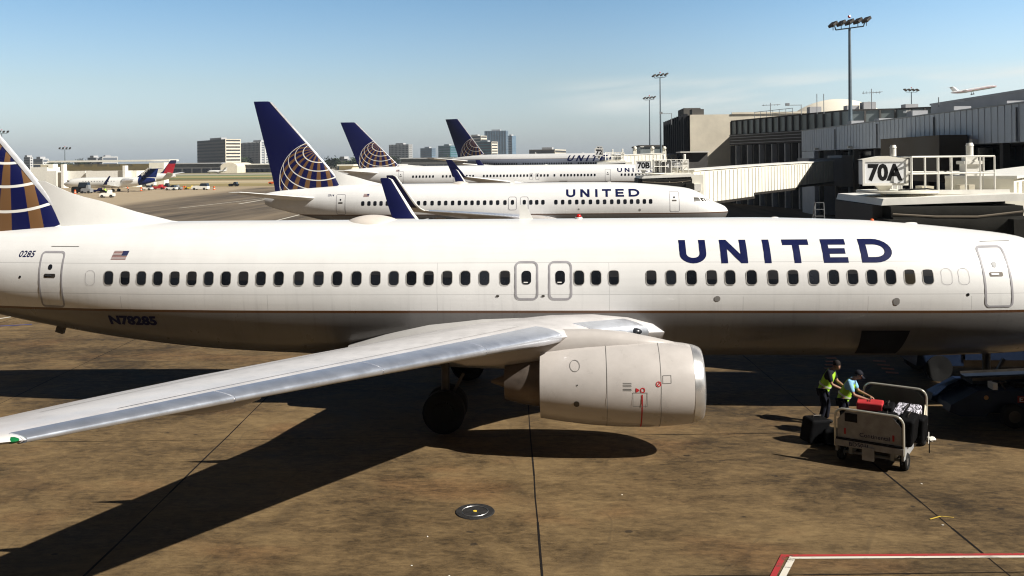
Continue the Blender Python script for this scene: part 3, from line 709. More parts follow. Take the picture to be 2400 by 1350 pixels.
A4, F4 = airliner('passenger_jet', 'bluish wide body jet in shade with italic looking name, farthest globe tail behind the others', (t4.x+54.9*math.cos(R(25)), t4.y-54.9*math.sin(R(25)), 0), -R(25), P4)
# regional jets at the far left gates
CRJ = dict(stabmat='skyblue_tail', L=26.2, w=1.35, zb=1.15, h=2.9, detail=0, fmat='fus_small', win=[6.2+.8*i for i in range(12)], both=1, doors=[], cockpit='pane',
    fin=[(3.9, 20.6, 26.3, .1), (6.2, 23.8, 26.9, .1), (6.3, 24.2, 26.6, .05)], finmat='skyblue_tail', stab=[(.1, 24.0, 2.4, 6.2), (3.1, 25.9, 1.0, 6.3)],
    wing=(1.0, 12.0, 4.6, 1.6, 9.8, 16.4, 1.1, 2.2, True), eng='rear', geo=(14.8, 1.6, .4), marks=[])
p = aty(150, 440, 238)
A5, F5 = airliner('regional_jet', 'small white jet with a dark blue tail and rear engines at the far left gate', (p.x, 238, 0), math.pi, CRJ)
tv = text2d('SkyWest', 1.1, 3.9, .03, .3)
q = [Vector((-25.45+a*.0, 0, 0)) for a in (0,)]
def fintext(parent, tv, x0, z0, y, ang, m, mir=1):
    ca, sa = math.cos(ang), math.sin(ang)
    V = [(x0-(a*ca-b*sa)*mir, y, z0+a*sa+b*ca) for a, b in tv[0]]
    MB().add(V, tv[1]).build('lettering', m, parent)
fintext(A5, tv, -22.6, 4.0, .50, R(38), 'paint_white')
# dark blue rear body under the tail
MB().loft([[(x, 1.02*y*1.0, z) for x, y, z in F5.ring(s_, 24, .02)] for s_ in (21.6, 22.6, 23.6, 24.6, 25.6, 26.1)], caps=False).build('rear_body_paint', 'skyblue_tail', A5, smooth=True)
DL = dict(L=31.0, w=1.5, zb=1.3, h=3.3, detail=0, fmat='fus_small', win=[5+.8*i for i in range(24)], both=1, doors=[], cockpit='pane',
    fin=[(4.2, 24.9, 29.9, .1), (5.0, 26.4, 30.2, .1), (8.9, 29.3, 31.4, .08)], finmat='delta_fin', stab=[(.3, 27.8, 2.8, 4.2), (5.5, 30.6, 1.2, 4.7)],
    wing=(1.2, 11.5, 5.0, 1.9, 12.5, 18.5, 1.3, 3.0, False), eng='wing', geo=(15.5, 2.2, .45))
def delta():
    m = bpy.data.materials.new('delta_fin'); m.use_nodes = True; t = NT(m.node_tree); pb = m.node_tree.nodes['Principled BSDF']
    x, y, z = t.sep(t.obj()); a = t.m('ADD', z, t.m('MULTIPLY', x, -.12))
    f = t.m('MULTIPLY', t.m('LESS_THAN', z, 7.7), t.m('GREATER_THAN', t.m('ADD', t.m('MULTIPLY', x, -1), t.m('MULTIPLY', z, -.5)), 24.6))
    t.put(pb.inputs['Base Color'], t.mix(f, (.018, .014, .06), (.36, .010, .02))); pb.inputs['Roughness'].default_value = .4; MATS['delta_fin'] = m
delta()
p = aty(414, 380, 292)
airliner('regional_jet', 'white jet with a red and dark blue tail parked beyond the small blue tailed jet', (p.x-31.4, 292, 0), math.pi, DL)
BJ = dict(L=16, w=.95, zb=.8, h=2.1, detail=0, fmat='fus_small', win=[], doors=[], fin=[(2.6, 12.6, 16, .1), (5.0, 14.6, 16.6, .1)], finmat='white_paint', stab=[(.1, 14.6, 1.6, 5.0), (2.6, 15.8, .8, 5.0)],
    wing=(.8, 7, 3, 1.1, 7, 10, 1, 1.5, False), eng='rear', geo=(9, 1.1, .3))
p = aty(486, 405, 700)
airliner('business_jet', 'tiny white business jet taxiing on the far airfield', (p.x, 700, 0), math.pi, BJ)
MD = dict(L=45, w=1.75, zb=-1.8, h=3.6, detail=0, fmat='md_paint', win=[], doors=[], fin=[(1.2, 36.5, 43, .1), (6.2, 41.5, 45.5, .1)], finmat='silver', stab=[(.2, 41.4, 3.6, 6.2), (6.1, 44.5, 1.6, 6.3)],
    wing=(1.5, 21, 7, -1.2, 16.4, 29.5, 1.6, .2, False), eng='rear', gear=0)
def mdp():
    m = bpy.data.materials.new('md_paint'); m.use_nodes = True; t = NT(m.node_tree); pb = m.node_tree.nodes['Principled BSDF']
    x, y, z = t.sep(t.obj()); c = t.mix(t.m('GREATER_THAN', z, -.3), (.55, .55, .56), (.35, .04, .05)); c = t.mix(t.m('GREATER_THAN', z, .15), c, (.72, .72, .72))
    c = t.mix(t.m('GREATER_THAN', z, .55), c, (.08, .09, .2)); c = t.mix(t.m('GREATER_THAN', z, .85), c, (.70, .70, .70))
    t.put(pb.inputs['Base Color'], c); pb.inputs['Roughness'].default_value = .35; MATS['md_paint'] = m
mdp()
p = aty(2336, 201, 900)
A8, F8 = airliner('airliner_in_flight', 'silver rear engined airliner with red and blue stripes climbing above the terminal roof', p, 0, MD)
A8.rotation_euler = (0, -R(9), R(2))
# wheels hanging under the climbing airliner
MB().cyl((-24.5, 2, -1.8), (-24.5, 2, -4), .25).cyl((-24.5, 1.2, -4.2), (-24.5, 2.8, -4.2), .6).cyl((-24.5, -2, -1.8), (-24.5, -2, -4), .25).cyl((-24.5, -2.8, -4.2), (-24.5, -1.2, -4.2), .6).build('landing_gear', 'dark_metal', A8)
# ------------------------------------------------------------------ ground
def ground_mat():
    m = bpy.data.materials.new('apron_concrete'); m.use_nodes = True; t = NT(m.node_tree); p = m.node_tree.nodes['Principled BSDF']
    o = t.obj(); x, y, z = t.sep(o)
    big = t.noise(t.vmul(o, (.10, .16, 1)), 1.0, 5, .6, .4); med = t.noise(t.vmul(o, (.55, 1.0, 1)), 1.0, 8, .68, .7); fine = t.noise(t.vmul(o, (2.2, 3.6, 1)), 1.6, 8, .7, .5); grit = t.noise(o, 30, 4, .7)
    rg = t.n.new('ShaderNodeValToRGB'); cr = rg.color_ramp
    cr.elements[0].position = .30; cr.elements[0].color = (.020, .0135, .008, 1); cr.elements[1].position = .74; cr.elements[1].color = (.205, .138, .064, 1)
    e = cr.elements.new(.43); e.color = (.060, .039, .018, 1); e = cr.elements.new(.55); e.color = (.122, .080, .037, 1)
    streak = t.noise(t.vmul(o, (1.6, 6.5, 1)), 2.0, 7, .75, .8)
    v = t.m('ADD', t.m('MULTIPLY', big, .36), t.m('ADD', t.m('MULTIPLY', med, .24), t.m('ADD', t.m('MULTIPLY', fine, .19), t.m('ADD', t.m('MULTIPLY', streak, .15), t.m('MULTIPLY', grit, .06)))))
    v = t.m('ADD', .5, t.m('MULTIPLY', t.m('SUBTRACT', v, .486), 2.45))
    t.put(rg.inputs[0], v); near = rg.outputs[0]
    red = t.maprange(t.noise(t.vmul(o, (.2, .35, 1)), 1.0, 3, .6), .52, .70, 0, .28, True)
    near = t.mix(red, near, t.mix(1, near, (1.25, .82, .66), 'MULTIPLY'))
    # pale scuffs and dark drips
    sc = t.maprange(t.noise(t.vmul(o, (.9, 3.0, 1)), 2.6, 6, .8, 1.0), .66, .74, 0, .55); near = t.mix(sc, near, (.22, .155, .085))
    dr = t.maprange(t.noise(t.vmul(o, (1.0, 1.7, 1)), 1.9, 3, .5, .3), .27, .20, 0, .85); near = t.mix(dr, near, (.018, .013, .010))
    vo = t.n.new('ShaderNodeTexVoronoi'); t.put(vo.inputs['Vector'], t.vmul(o, (.75, .9, 1))); vo.inputs['Scale'].default_value = 1.0
    jit = t.m('ADD', vo.outputs['Distance'], t.m('MULTIPLY', t.m('SUBTRACT', fine, .5), .12)); near = t.mix(t.maprange(jit, .07, .045, 0, .75), near, (.016, .012, .009))
    ws = t.m('ABSOLUTE', t.m('SUBTRACT', t.noise(t.vmul(o, (.35, .22, 1)), 1.0, 2, .4), .5)); near = t.mix(t.m('MULTIPLY', t.maprange(ws, .008, .003, 0, .28), t.maprange(fine, .4, .6)), near, (.022, .017, .013))
    # mid field: greyer, with tyre sweeps
    mz = t.noise(t.vmul(o, (.10, .018, 1)), 1.0, 6, .6, .3); mz2 = t.noise(t.vmul(o, (.5, .03, 1)), 1.0, 4, .6)
    mid = t.mix(t.maprange(t.m('ADD', t.m('MULTIPLY', mz, .6), t.m('MULTIPLY', mz2, .4)), .36, .60), (.055, .044, .034), (.20, .155, .105))
    c = t.mix(t.maprange(y, 40, 80, smooth=True), near, mid)
    # pale gate apron on the left
    edge = t.m('ADD', x, t.m('MULTIPLY', t.m('SUBTRACT', y, 158), .13))
    pale = t.mix(big, (.30, .235, .155), (.42, .335, .225))
    c = t.mix(t.m('MULTIPLY', t.maprange(edge, -78, -84), t.maprange(y, 120, 135)), c, pale)
    t.put(p.inputs['Base Color'], c); t.put(p.inputs['Roughness'], t.maprange(med, .3, .7, .72, .95)); p.inputs['Specular IOR Level'].default_value = .25
    b = t.n.new('ShaderNodeBump'); b.inputs['Strength'].default_value = .35; b.inputs['Distance'].default_value = .012
    t.put(b.inputs['Height'], t.m('ADD', fine, t.m('MULTIPLY', grit, .6))); t.put(p.inputs['Normal'], b.outputs[0]); MATS['ground'] = m
ground_mat()
G = MB().add([(-6000, -60, 0), (6000, -60, 0), (6000, 6000, 0), (-6000, 6000, 0)], [(0, 1, 2, 3)]).build('ground', 'ground'); tag(G, kind='structure')
def strip(mb, a, b, w_, z): a = Vector((a[0], a[1], z)); b = Vector((b[0], b[1], z)); n = (b-a).normalized().cross(Vector((0, 0, 1)))*w_/2; mb.add([a-n, b-n, b+n, a+n], [(0, 1, 2, 3)])
jm = MB(); g = -.065
for k_ in range(-9, 9):
    X0 = -.8+8.0*k_
    pts = [(X0+g*(y_-20)+random.uniform(-.012, .012), y_) for y_ in [2+1.3*i for i in range(54)]]
    for a, b in zip(pts[:-1], pts[1:]): strip(jm, a, b, random.uniform(.022, .05), .004)
for k_ in range(-1, 7):
    Y0 = 15.6+7.9*k_
    pts = [(x_, Y0-g*(x_-5)+random.uniform(-.01, .01)) for x_ in [-60+2*i for i in range(56)]]
    for a, b in zip(pts[:-1], pts[1:]): strip(jm, a, b, random.uniform(.012, .028), .008)
tag(jm.build('pavement_joints', 'joint'), kind='structure')
# repair stains / oil patches are in the paint; markings
def paint_mat(name, col):
    m = bpy.data.materials.new(name); m.use_nodes = True; t = NT(m.node_tree); p = m.node_tree.nodes['Principled BSDF']; o = t.obj()
    f = t.maprange(t.noise(t.vmul(o, (1, 2, 1)), 1.3, 7, .7, 1.2), .56, .66)
    t.put(p.inputs['Base Color'], t.mix(f, col, (.06, .045, .03))); p.inputs['Roughness'].default_value = .85; MATS[name] = m
paint_mat('worn_white', (.62, .58, .50)); paint_mat('worn_red', (.34, .02, .022)); paint_mat('worn_yellow', (.55, .38, .05))
rm = MB(); P0 = (3.86, 16.26); P1_ = (16, 16.26+.05*12.1); P2_ = (2.9, 14.2)
strip(rm, P0, P1_, .085, .012); strip(rm, (P0[0]-.01, P0[1]+.03), P2_, .10, .016); tag(rm.build('red_boundary_line', 'worn_red'), kind='structure')
rm = MB(); strip(rm, (P0[0]+.12, P0[1]-.085), (P1_[0], P1_[1]-.085), .080, .012); strip(rm, (P0[0]+.125, P0[1]-.06), (P2_[0]+.125, P2_[1]), .11, .016); tag(rm.build('white_boundary_line', 'worn_white'), kind='structure')
def gline(name, m, pts, w_, z=.012):
    b = MB(); P = [atz(px, py) for px, py in pts]
    for i, (a, c) in enumerate(zip(P[:-1], P[1:])): strip(b, a, c, w_, z+.0005*(i % 2))
    return tag(b.build(name, m), kind='structure')
gline('white_taxi_line', 'worn_white', [(-60, 757), (38, 741)], .16); gline('blue_taxi_line', 'paint_blue', [(-60, 768), (75, 761)], .14, .016)
gline('white_apron_line', 'worn_white', [(640, 519), (712, 501)], .35); gline('white_taxi_line', 'worn_white', [(560, 478), (632, 466)], .5); gline('white_taxi_line', 'worn_white', [(420, 488), (640, 463)], .35, .02)
gline('yellow_chalk_mark', 'worn_yellow', [(2180, 1218), (2205, 1211)], .035); gline('yellow_chalk_mark', 'worn_yellow', [(2205, 1211), (2236, 1214)], .02)
gline('pale_scrape', 'worn_white', [(1645, 874), (1760, 874)], .02)
hb = MB()
for i in range(5): strip(hb, atz(1938-1.5*i, 832+8*i), atz(1962-1.5*i, 832+8*i), .22, .012)
tag(hb.build('orange_hatching', 'paint_orange'), kind='structure')
hb = MB()
for i in range(4): strip(hb, atz(2046+10*i, 846+9*i), atz(2076+10*i, 848+9*i), .26, .012)
tag(hb.build('orange_hatching', 'paint_orange'), kind='structure')
# far field strips
def field(name, y0, y1, col, z, kind='structure', scale=.02):
    mn = name+'_%d' % y0; m = bpy.data.materials.new(mn); m.use_nodes = True; t = NT(m.node_tree); p = m.node_tree.nodes['Principled BSDF']
    f = t.maprange(t.noise(t.vmul(t.obj(), (.006, .05, 1)), 1., 5, .6), .3, .7, .75, 1.25); cc = t.n.new('ShaderNodeCombineXYZ')
    for i in range(3): t.put(cc.inputs[i], f)
    t.put(p.inputs['Base Color'], t.mix(1, col, cc.outputs[0], 'MULTIPLY')); p.inputs['Roughness'].default_value = 1; p.inputs['Specular IOR Level'].default_value = .05; MATS[mn] = m
    tag(MB().add([(-2500, y0, z), (1500, y0, z), (1500, y1, z), (-2500, y1, z)], [(0, 1, 2, 3)]).build(name, mn), kind=kind)
field('taxiway', 268, 286, (.34, .27, .18), .03); field('dry_grass', 286, 330, (.26, .21, .10), .04); field('taxiway', 330, 395, (.44, .36, .23), .05)
field('dry_grass', 395, 430, (.20, .15, .08), .06); field('green_grass', 430, 480, (.13, .15, .07), .07); field('dry_grass', 480, 540, (.33, .27, .13), .08)
field('green_grass', 540, 600, (.16, .19, .09), .09); field('runway', 600, 690, (.33, .30, .24), .10); field('dry_grass', 690, 860, (.24, .21, .12), .11); field('service_road', 860, 5990, (.16, .14, .11), .12)
# manhole
mc = (-1.94, 18.08)
t_ = thing('manhole', 'round iron hydrant pit lid with a yellow dot, set in the apron in the foreground', 'manhole', (mc[0], mc[1], 0))
MB().lathe([(0.005, .27), (.02, .275), (.022, .39), (.005, .405)], (0, 0, 0), 'Z', 40).build('rim', 'iron', t_, smooth=True)
MB().lathe([(.014, 0), (.016, .25), (.006, .262)], (0, 0, 0), 'Z', 36).build('lid', 'iron', t_, smooth=True)
MB().lathe([(.018, .262), (.026, .268), (.018, .274)], (0, 0, 0), 'Z', 40).build('ring', 'dull_metal', t_, smooth=True)
MB().cyl((.0, 0, .015), (.0, 0, .024), .04, n=16).build('dot', 'yellow', t_)
# ------------------------------------------------------------------ baggage cart, crew, luggage
CX, CY, CA = 7.62, 22.12, R(59)
cart = thing('baggage_cart', 'grey open baggage cart with white end panels reading Continental, loaded with suitcases', 'baggage cart', (CX, CY, 0), CA)
HL, HW = 1.42, .75
MB().b2(-HL, HL, -HW, HW, .44, .52).b2(-HL, HL, -HW, -HW+.05, .30, .44).b2(-HL, HL, HW-.05, HW, .30, .44).build('bed', 'cart_grey', cart)
for sx, nm in ((-1, 'end_panel'), (1, 'end_panel')):
    x_ = sx*HL; pol = [(x_, -HW+.05, .62), (x_, HW-.05, .62), (x_, HW-.05, 1.05), (x_, HW-.24, 1.26), (x_, -HW+.24, 1.26), (x_, -HW+.05, 1.05)]
    ep = MB().prism(pol, (.02, 0, 0)).build('end_panel', 'mesh_grey' if sx > 0 else 'cart_white', cart)
    path = [(x_, -HW, .42), (x_, -HW, 1.10)]+[(x_, -HW+.20*(1-math.cos(a)), 1.10+.20*math.sin(a)) for a in [math.pi/2*i/6 for i in range(1, 7)]]
    path += [(x_, HW-.20*(1-math.cos(a)), 1.10+.20*math.sin(a)) for a in [math.pi/2*(6-i)/6 for i in range(0, 6)]]+[(x_, HW, 1.10), (x_, HW, .42)]
    MB().tube(path, .028).build('rail', 'cart_rail', cart, smooth=True)
xe = -HL-.012
def flat(vs, fs, conv, name, m, parent): return MB().add([conv(a, b) for a, b in vs], fs).build(name, m, parent)
cv_ = lambda a, b: (xe, HW-a, b)     # seen from -x side, reading left to right
tv = text2d('Continental', .095, .66, .004); flat([(a+.55, b+.71) for a, b in tv[0]], tv[1], cv_, 'lettering', 'letter_blue', cart)
tv = text2d('BD501I', .095, .42, .006); flat([(a+.32, b+.47) for a, b in tv[0]], tv[1], lambda a, b: (-HL-.045, HW-a, b), 'lettering', 'letter_blue', cart)
flat([(.22, 1.02), (.50, 1.02), (.50, 1.22), (.22, 1.22)], [(0, 1, 2, 3)], cv_, 'slot', 'black', cart)
for a in (.20, 1.26): flat([(a, .72), (a+.045, .72), (a+.045, .86), (a, .86)], [(0, 1, 2, 3)], cv_, 'reflector', 'red', cart)
MB().b2(-HL-.04, -HL+.02, -HW, HW, .44, .58).b2(-HL-.07, -HL+.0, -.12, .14, .20, .5).build('bumper', 'cart_white', cart)
MB().b2(-HL-.03, -HL+.01, -HW+.02, HW-.02, .585, .63).build('black_band', 'black', cart)
MB().b2(-1.2, 1.2, -.5, -.42, .2, .44).b2(-1.2, 1.2, .42, .5, .2, .44).cyl((-1.05, -.7, .2), (-1.05, .7, .2), .035).cyl((1.05, -.7, .2), (1.05, .7, .2), .035).build('chassis', 'grey_steel', cart)
for sx in (-1.05, 1.05):
    for sy in (-.70, .70):
        wh = MB().lathe([(-.07, .1), (-.08, .17), (-.05, .2), (.05, .2), (.08, .17), (.07, .1)], (sx, sy, .2), 'Y', 22).build('wheel', 'rubber', cart, smooth=True)
        MB().lathe([(-.06, .01), (-.06, .1), (.06, .1), (.06, .01)], (sx, sy, .2), 'Y', 18).build('rim', 'dull_metal', wh, smooth=True)
MB().cyl((HL, 0, .36), (HL+.9, -.15, .30), .03).build('tow_bar', 'dark_metal', cart)
MB().prism([(HL-.02, -HW, .42), (HL-.02, -HW, .95), (HL+.03, -HW-.02, .95), (HL-.5, -HW-.02, .44)], (0, .03, 0)).build('corner_plate', 'cream_dark', cart)
Mc = Matrix.Translation((CX, CY, 0)) @ Matrix.Rotation(CA, 4, 'Z')
def case(label, c, d, m, rz=0, rx=0, ry=0, bands=None, handle=True, world=False, loc=None):
    p_ = (Mc @ Vector(c)) if not world else Vector(c)
    t_ = thing('suitcase', label, 'suitcase', p_, (CA if not world else 0)+rz, 'suitcases around the baggage cart'); t_.rotation_euler = (rx, ry, (CA if not world else 0)+rz)
    b = MB().box((0, 0, d[2]/2), d); o = b.build('shell', m, t_)
    bv = o.modifiers.new('bevel', 'BEVEL'); bv.width = min(d)*.18; bv.segments = 3
    if handle: MB().tube([(-d[0]*.2, 0, d[2]-.01), (-d[0]*.2, 0, d[2]+.05), (d[0]*.2, 0, d[2]+.05), (d[0]*.2, 0, d[2]-.01)], .012, 6).build('handle', 'dark_metal', t_)
    if bands: 
        for y_ in bands: MB().box((0, y_*d[1], d[2]/2), (d[0]+.012, .05, d[2]+.012)).build('strap', 'luggage_black', t_)
    return t_
case('black suitcase lying flat at the near end of the cart', (-.95, .15, .52), (.75, 1.0, .30), 'luggage_black')
case('dark suitcase lying in the middle of the cart bed', (-.10, .10, .52), (.8, 1.1, .32), 'luggage_black', .1)
case('red suitcase held down by the worker in the blue shirt', (.62, .42, .84), (.46, .62, .20), 'luggage_red', .15)
case('zebra striped suitcase with a black strap on top of the load', (.30, -.50, .78), (1.10, .55, .28), 'zebra', .05, bands=(-.0,))
case('black suitcase under the red one at the far end of the cart', (.8, .1, .52), (.8, 1.0, .31), 'luggage_black')
case('large black suitcase standing on the right edge of the cart bed', (-.62, -.66, .523), (.85, .34, .62), 'luggage_black', .03, .10)
case('smaller black suitcase overhanging the bed behind the large one', (.0, -.80, .40), (.50, .30, .60), 'luggage_black', -.05, .06)
case('upright black suitcase dropped on the ground left of the cart', (6.15, 22.85, .02), (.62, .40, .62), 'luggage_black', .5, .12, .1, world=True)
case('flat black suitcase on the ground beside the workers, touching the upright one', (6.75, 22.55, .02), (.8, .5, .36), 'luggage_black', -.35, 0, .05, world=True)
case('soft black suitcase stacked on the near pile of the cart', (-.65, -.25, .83), (.72, .46, .26), 'luggage_black', .2)
case('narrow black suitcase on edge beside the zebra striped one', (-.02, -.15, .85), (.6, .24, .34), 'luggage_black', .1)
tagp = Mc @ Vector((.05, -1.02, .62))
tg = thing('luggage_tag', 'white paper luggage tag hanging off the black suitcase beside the cart', 'tag', tagp, CA)
MB().box((0, 0, -.12), (.07, .01, .26), ry=.15).build('paper_strip', 'paper', tg); MB().box((.02, -.01, -.33), (.03, .02, .3)).build('strap', 'luggage_black', tg)
pp = atz(2182, 1034)
lt = thing('paper_litter', 'crumpled white paper on the apron right of the baggage cart', 'litter', pp)
mb = MB(); mb.sph((0, 0, .05), .11, 9, (1.2, .8, .55)); mb.v = [(a+random.uniform(-.02, .02), b+random.uniform(-.02, .02), max(.005, c+random.uniform(-.02, .02))) for a, b, c in mb.v]; mb.build('crumple', 'paper', lt)
for i, (a, b) in enumerate(((965, 1326), (1458, 1160), (1002, 1258), (2210, 1231), (1052, 1351), (2160, 1134))):
    q = atz(a, b); o = MB().box((0, 0, .006), (.03+.004*i, .02, .006), rz=i).build('litter_scrap', 'paper'); o.location = q
    tag(o, ['white scrap at the bottom edge of the apron', 'tiny pale chip just right of the long joint', 'small pale chip left of the iron lid', 'small pale scrap below the yellow chalk mark', 'pale chip at the lower edge left of the joint', 'tiny pale chip right of the cart shadow'][i], 'litter')
# --- people
def skin_mesh(name, pts, edges, m, parent, sub=2):
    me = bpy.data.meshes.new(name); me.from_pydata([p[:3] for p in pts], edges, []); o = bpy.data.objects.new(name, me); COL.objects.link(o)
    sk = o.modifiers.new('skin', 'SKIN'); sk.use_smooth_shade = True
    for i, p in enumerate(pts): me.skin_vertices[0].data[i].radius = (p[3], p[4] if len(p) > 4 else p[3]); me.skin_vertices[0].data[i].use_root = (i == 0)
    ss = o.modifiers.new('sub', 'SUBSURF'); ss.levels = ss.render_levels = sub
    bpy.context.view_layer.update(); dg = bpy.context.evaluated_depsgraph_get(); nm = bpy.data.meshes.new_from_object(o.evaluated_get(dg)); 
    bpy.data.objects.remove(o); nm.name = name; nm.materials.clear(); nm.materials.append(M(m)); nm.polygons.foreach_set('use_smooth', [True]*len(nm.polygons))
    o = bpy.data.objects.new(name, nm); COL.objects.link(o); o.parent = parent; return o
def hand(pts, edges, wi, wrist, d, side_v, k=1.):
    """palm vertex + 4 curled fingers + thumb; d = direction of the hand, side_v = thumb side"""
    d = Vector(d).normalized(); s_ = Vector(side_v).normalized(); dn = Vector((0, 0, -1)); w_ = Vector(wrist)
    pi = len(pts); p = w_+d*.055*k; pts.append((p.x, p.y, p.z, .036*k, .022*k)); edges.append((wi, pi))
    for i, (off, ln) in enumerate(((.034, .075), (.012, .085), (-.012, .078), (-.034, .06))):
        a = p+d*.035*k+s_*off*k; prev = pi
        for j in range(3):
            a = a+(d*(1-.35*j)+dn*(.25+.4*j)).normalized()*ln*k/3; pts.append((a.x, a.y, a.z, .0095*k)); edges.append((prev, len(pts)-1)); prev = len(pts)-1
    a = w_+d*.03*k+s_*.035*k; prev = wi
    for j in range(2):
        a = a+(d*.7+s_*(.6-.4*j)+dn*.3).normalized()*.035*k; pts.append((a.x, a.y, a.z, .012*k)); edges.append((pi if j == 0 else prev, len(pts)-1)); prev = len(pts)-1
def person(label, loc, rz, J, look, cap, shirt, sleeve_short=True, vest='vest', bottoms='trousers', extra=None):
    """J: joint dict, local +x is forward"""
    r = thing('person', label, 'person', loc, rz)
    V = lambda n: Vector(J[n])
    pts = []; E_ = []; idx = {}
    def add(n, v, rad, par=None, rad2=None):
        pts.append((v[0], v[1], v[2], rad, rad2 or rad)); idx[n] = len(pts)-1
        if par: E_.append((idx[par], idx[n]))
    add('pel', J['pel'], .13, None, .12); add('wst', V('pel').lerp(V('che'), .45), .125, 'pel', .10); add('che', J['che'], .15, 'wst', .12); add('nk0', J['nk'], .065, 'che'); 
    nk = V('nk'); hd = V('hd'); add('nk1', nk.lerp(hd, .45), .052, 'nk0'); 
    for s_ in 'LR':
        add('sh'+s_, J['sh'+s_], .062, 'che'); add('el'+s_, J['el'+s_], .042, 'sh'+s_); fm = V('el'+s_).lerp(V('wr'+s_), .4); add('fm'+s_, fm, .040, 'el'+s_); add('wr'+s_, J['wr'+s_], .026, 'fm'+s_)
        add('hp'+s_, J['hp'+s_], .095, 'pel'); add('kn'+s_, J['kn'+s_], .060, 'hp'+s_); add('cf'+s_, V('kn'+s_).lerp(V('an'+s_), .35), .055, 'kn'+s_); add('an'+s_, J['an'+s_], .038, 'cf'+s_); f = V('an'+s_)+Vector((.14, 0, -.05)); add('ft'+s_, f, .035, 'an'+s_)
    lk = Vector(look).normalized()
    add('jaw', hd+lk*.035-Vector((0, 0, .05)), .065, 'nk1'); add('head', hd, .088, 'jaw', .092); add('crown', hd+Vector((0, 0, .06))-lk*.01, .078, 'head'); add('nose', hd+lk*.105+Vector((0, 0, -.012)), .014, 'head')
    for s_ in 'LR':
        d = (V('wr'+s_)-V('el'+s_)); hand(pts, E_, idx['wr'+s_], J['wr'+s_], d, (0, 1 if s_ == 'R' else -1, 0))
    body = skin_mesh('body', pts, E_, 'skin', r)
    # ears, eyes, mouth
    sd = lk.cross(Vector((0, 0, 1))).normalized()
    ft = MB()
    for k_ in (-1, 1): ft.sph(hd+sd*.088*k_+Vector((0, 0, -.01)), .028, 8, (.6, .4, 1))
    ft.build('ears', 'skin', body, smooth=True)
    ey = MB()
    for k_ in (-1, 1): ey.sph(hd+lk*.083+sd*.032*k_+Vector((0, 0, .012)), .012, 8)
    ey.sph(hd+lk*.098+Vector((0, 0, -.052)), .02, 8, (.5, 1, .35)); ey.build('face_features', 'hair', body, smooth=True)
    # trousers
    tp = []; te = []; ti = {}
    def ta(n, v, rad, par=None): tp.append((v[0], v[1], v[2], rad)); ti[n] = len(tp)-1; (te.append((ti[par], ti[n])) if par else None)
    ta('pel', J['pel'], .145)
    for s_ in 'LR': ta('hp'+s_, J['hp'+s_], .108, 'pel'); ta('kn'+s_, J['kn'+s_], .082, 'hp'+s_); ta('an'+s_, V('an'+s_)+Vector((0, 0, .03)), .070, 'kn'+s_)
    skin_mesh('trousers', tp, te, bottoms, r)
    bt = MB()
    for s_ in 'LR': a = V('an'+s_); bt.sph((a.x+.05, a.y, .055), .11, 10, (1.25, .5, .55))
    bt.build('boots', 'rubber', r, smooth=True)
    sp = []; se = []; si = {}
    def sa(n, v, rad, par=None): sp.append((v[0], v[1], v[2], rad)); si[n] = len(sp)-1; (se.append((si[par], si[n])) if par else None)
    sa('wst', V('pel').lerp(V('che'), .2), .135); sa('che', J['che'], .163, 'wst'); sa('nk', V('nk')-(V('nk')-V('che'))*.15, .085, 'che')
    for s_ in 'LR': sa('sh'+s_, J['sh'+s_], .082, 'che'); sa('sl'+s_, V('sh'+s_).lerp(V('el'+s_), .85), .066, 'sh'+s_)
    skin_mesh('shirt', sp, se, shirt, r)
    vp = []; ve = []
    for n_, v, rad in (('z', V('pel')-Vector((0, 0, .10)), .170), ('a', V('pel').lerp(V('che'), .05), .165), ('b', V('pel').lerp(V('che'), .5), .165), ('c', V('che'), .185), ('d', V('che').lerp(V('nk'), .75), .105)):
        vp.append((v[0], v[1], v[2], rad, rad*.98)); (ve.append((len(vp)-2, len(vp)-1)) if len(vp) > 1 else None)
    for s_ in 'LR':
        v = V('che').lerp(V('sh'+s_), .62)+Vector((0, 0, .01)); vp.append((v.x, v.y, v.z, .098)); ve.append((3, len(vp)-1))
    vs = skin_mesh('vest', vp, ve, vest, r)
    # reflective bands
    a, b = V('pel'), V('che'); ax = (b-a).normalized(); c = a.lerp(b, .28); rb = MB(); rb.cyl(c-ax*.025, c+ax*.025, .171, n=20, caps=False); rb.build('reflective_band', 'vest_strip', vs, smooth=True)
    if cap:
        cp = MB(); cp.sph(hd+Vector((0, 0, .035)), .104, 16, (1, 1, .95), 0, math.pi*.5); cp.cyl(hd+lk*.02+Vector((0, 0, .035)), hd+lk*.02+Vector((0, 0, .05)), .100, n=16)
        cp.prism([hd+lk*.05+sd*.07+Vector((0, 0, .045)), hd+lk*.17+sd*.05+Vector((0, 0, .02)), hd+lk*.17-sd*.05+Vector((0, 0, .02)), hd+lk*.05-sd*.07+Vector((0, 0, .045))], (0, 0, .012)); cp.build('cap', 'shirt_dark', r, smooth=True)
    else: MB().sph(hd+Vector((0, 0, .03))-lk*.012, .104, 16, (1, 1, 1.05), 0, math.pi*.58).build('hair', 'hair', r, smooth=True)
    return r
JB = dict(pel=(-.06, 0, .95), che=(.13, 0, 1.33), nk=(.22, 0, 1.48), hd=(.34, 0, 1.60), shL=(.15, .20, 1.41), shR=(.15, -.20, 1.41), elL=(.28, .25, 1.13), elR=(.26, -.25, 1.13), wrL=(.56, .16, 1.05), wrR=(.56, -.16, 1.04),
    hpL=(-.06, .10, .88), hpR=(-.06, -.10, .88), knL=(.02, .12, .48), knR=(-.02, -.12, .48), anL=(-.03, .13, .08), anR=(-.12, -.13, .08))
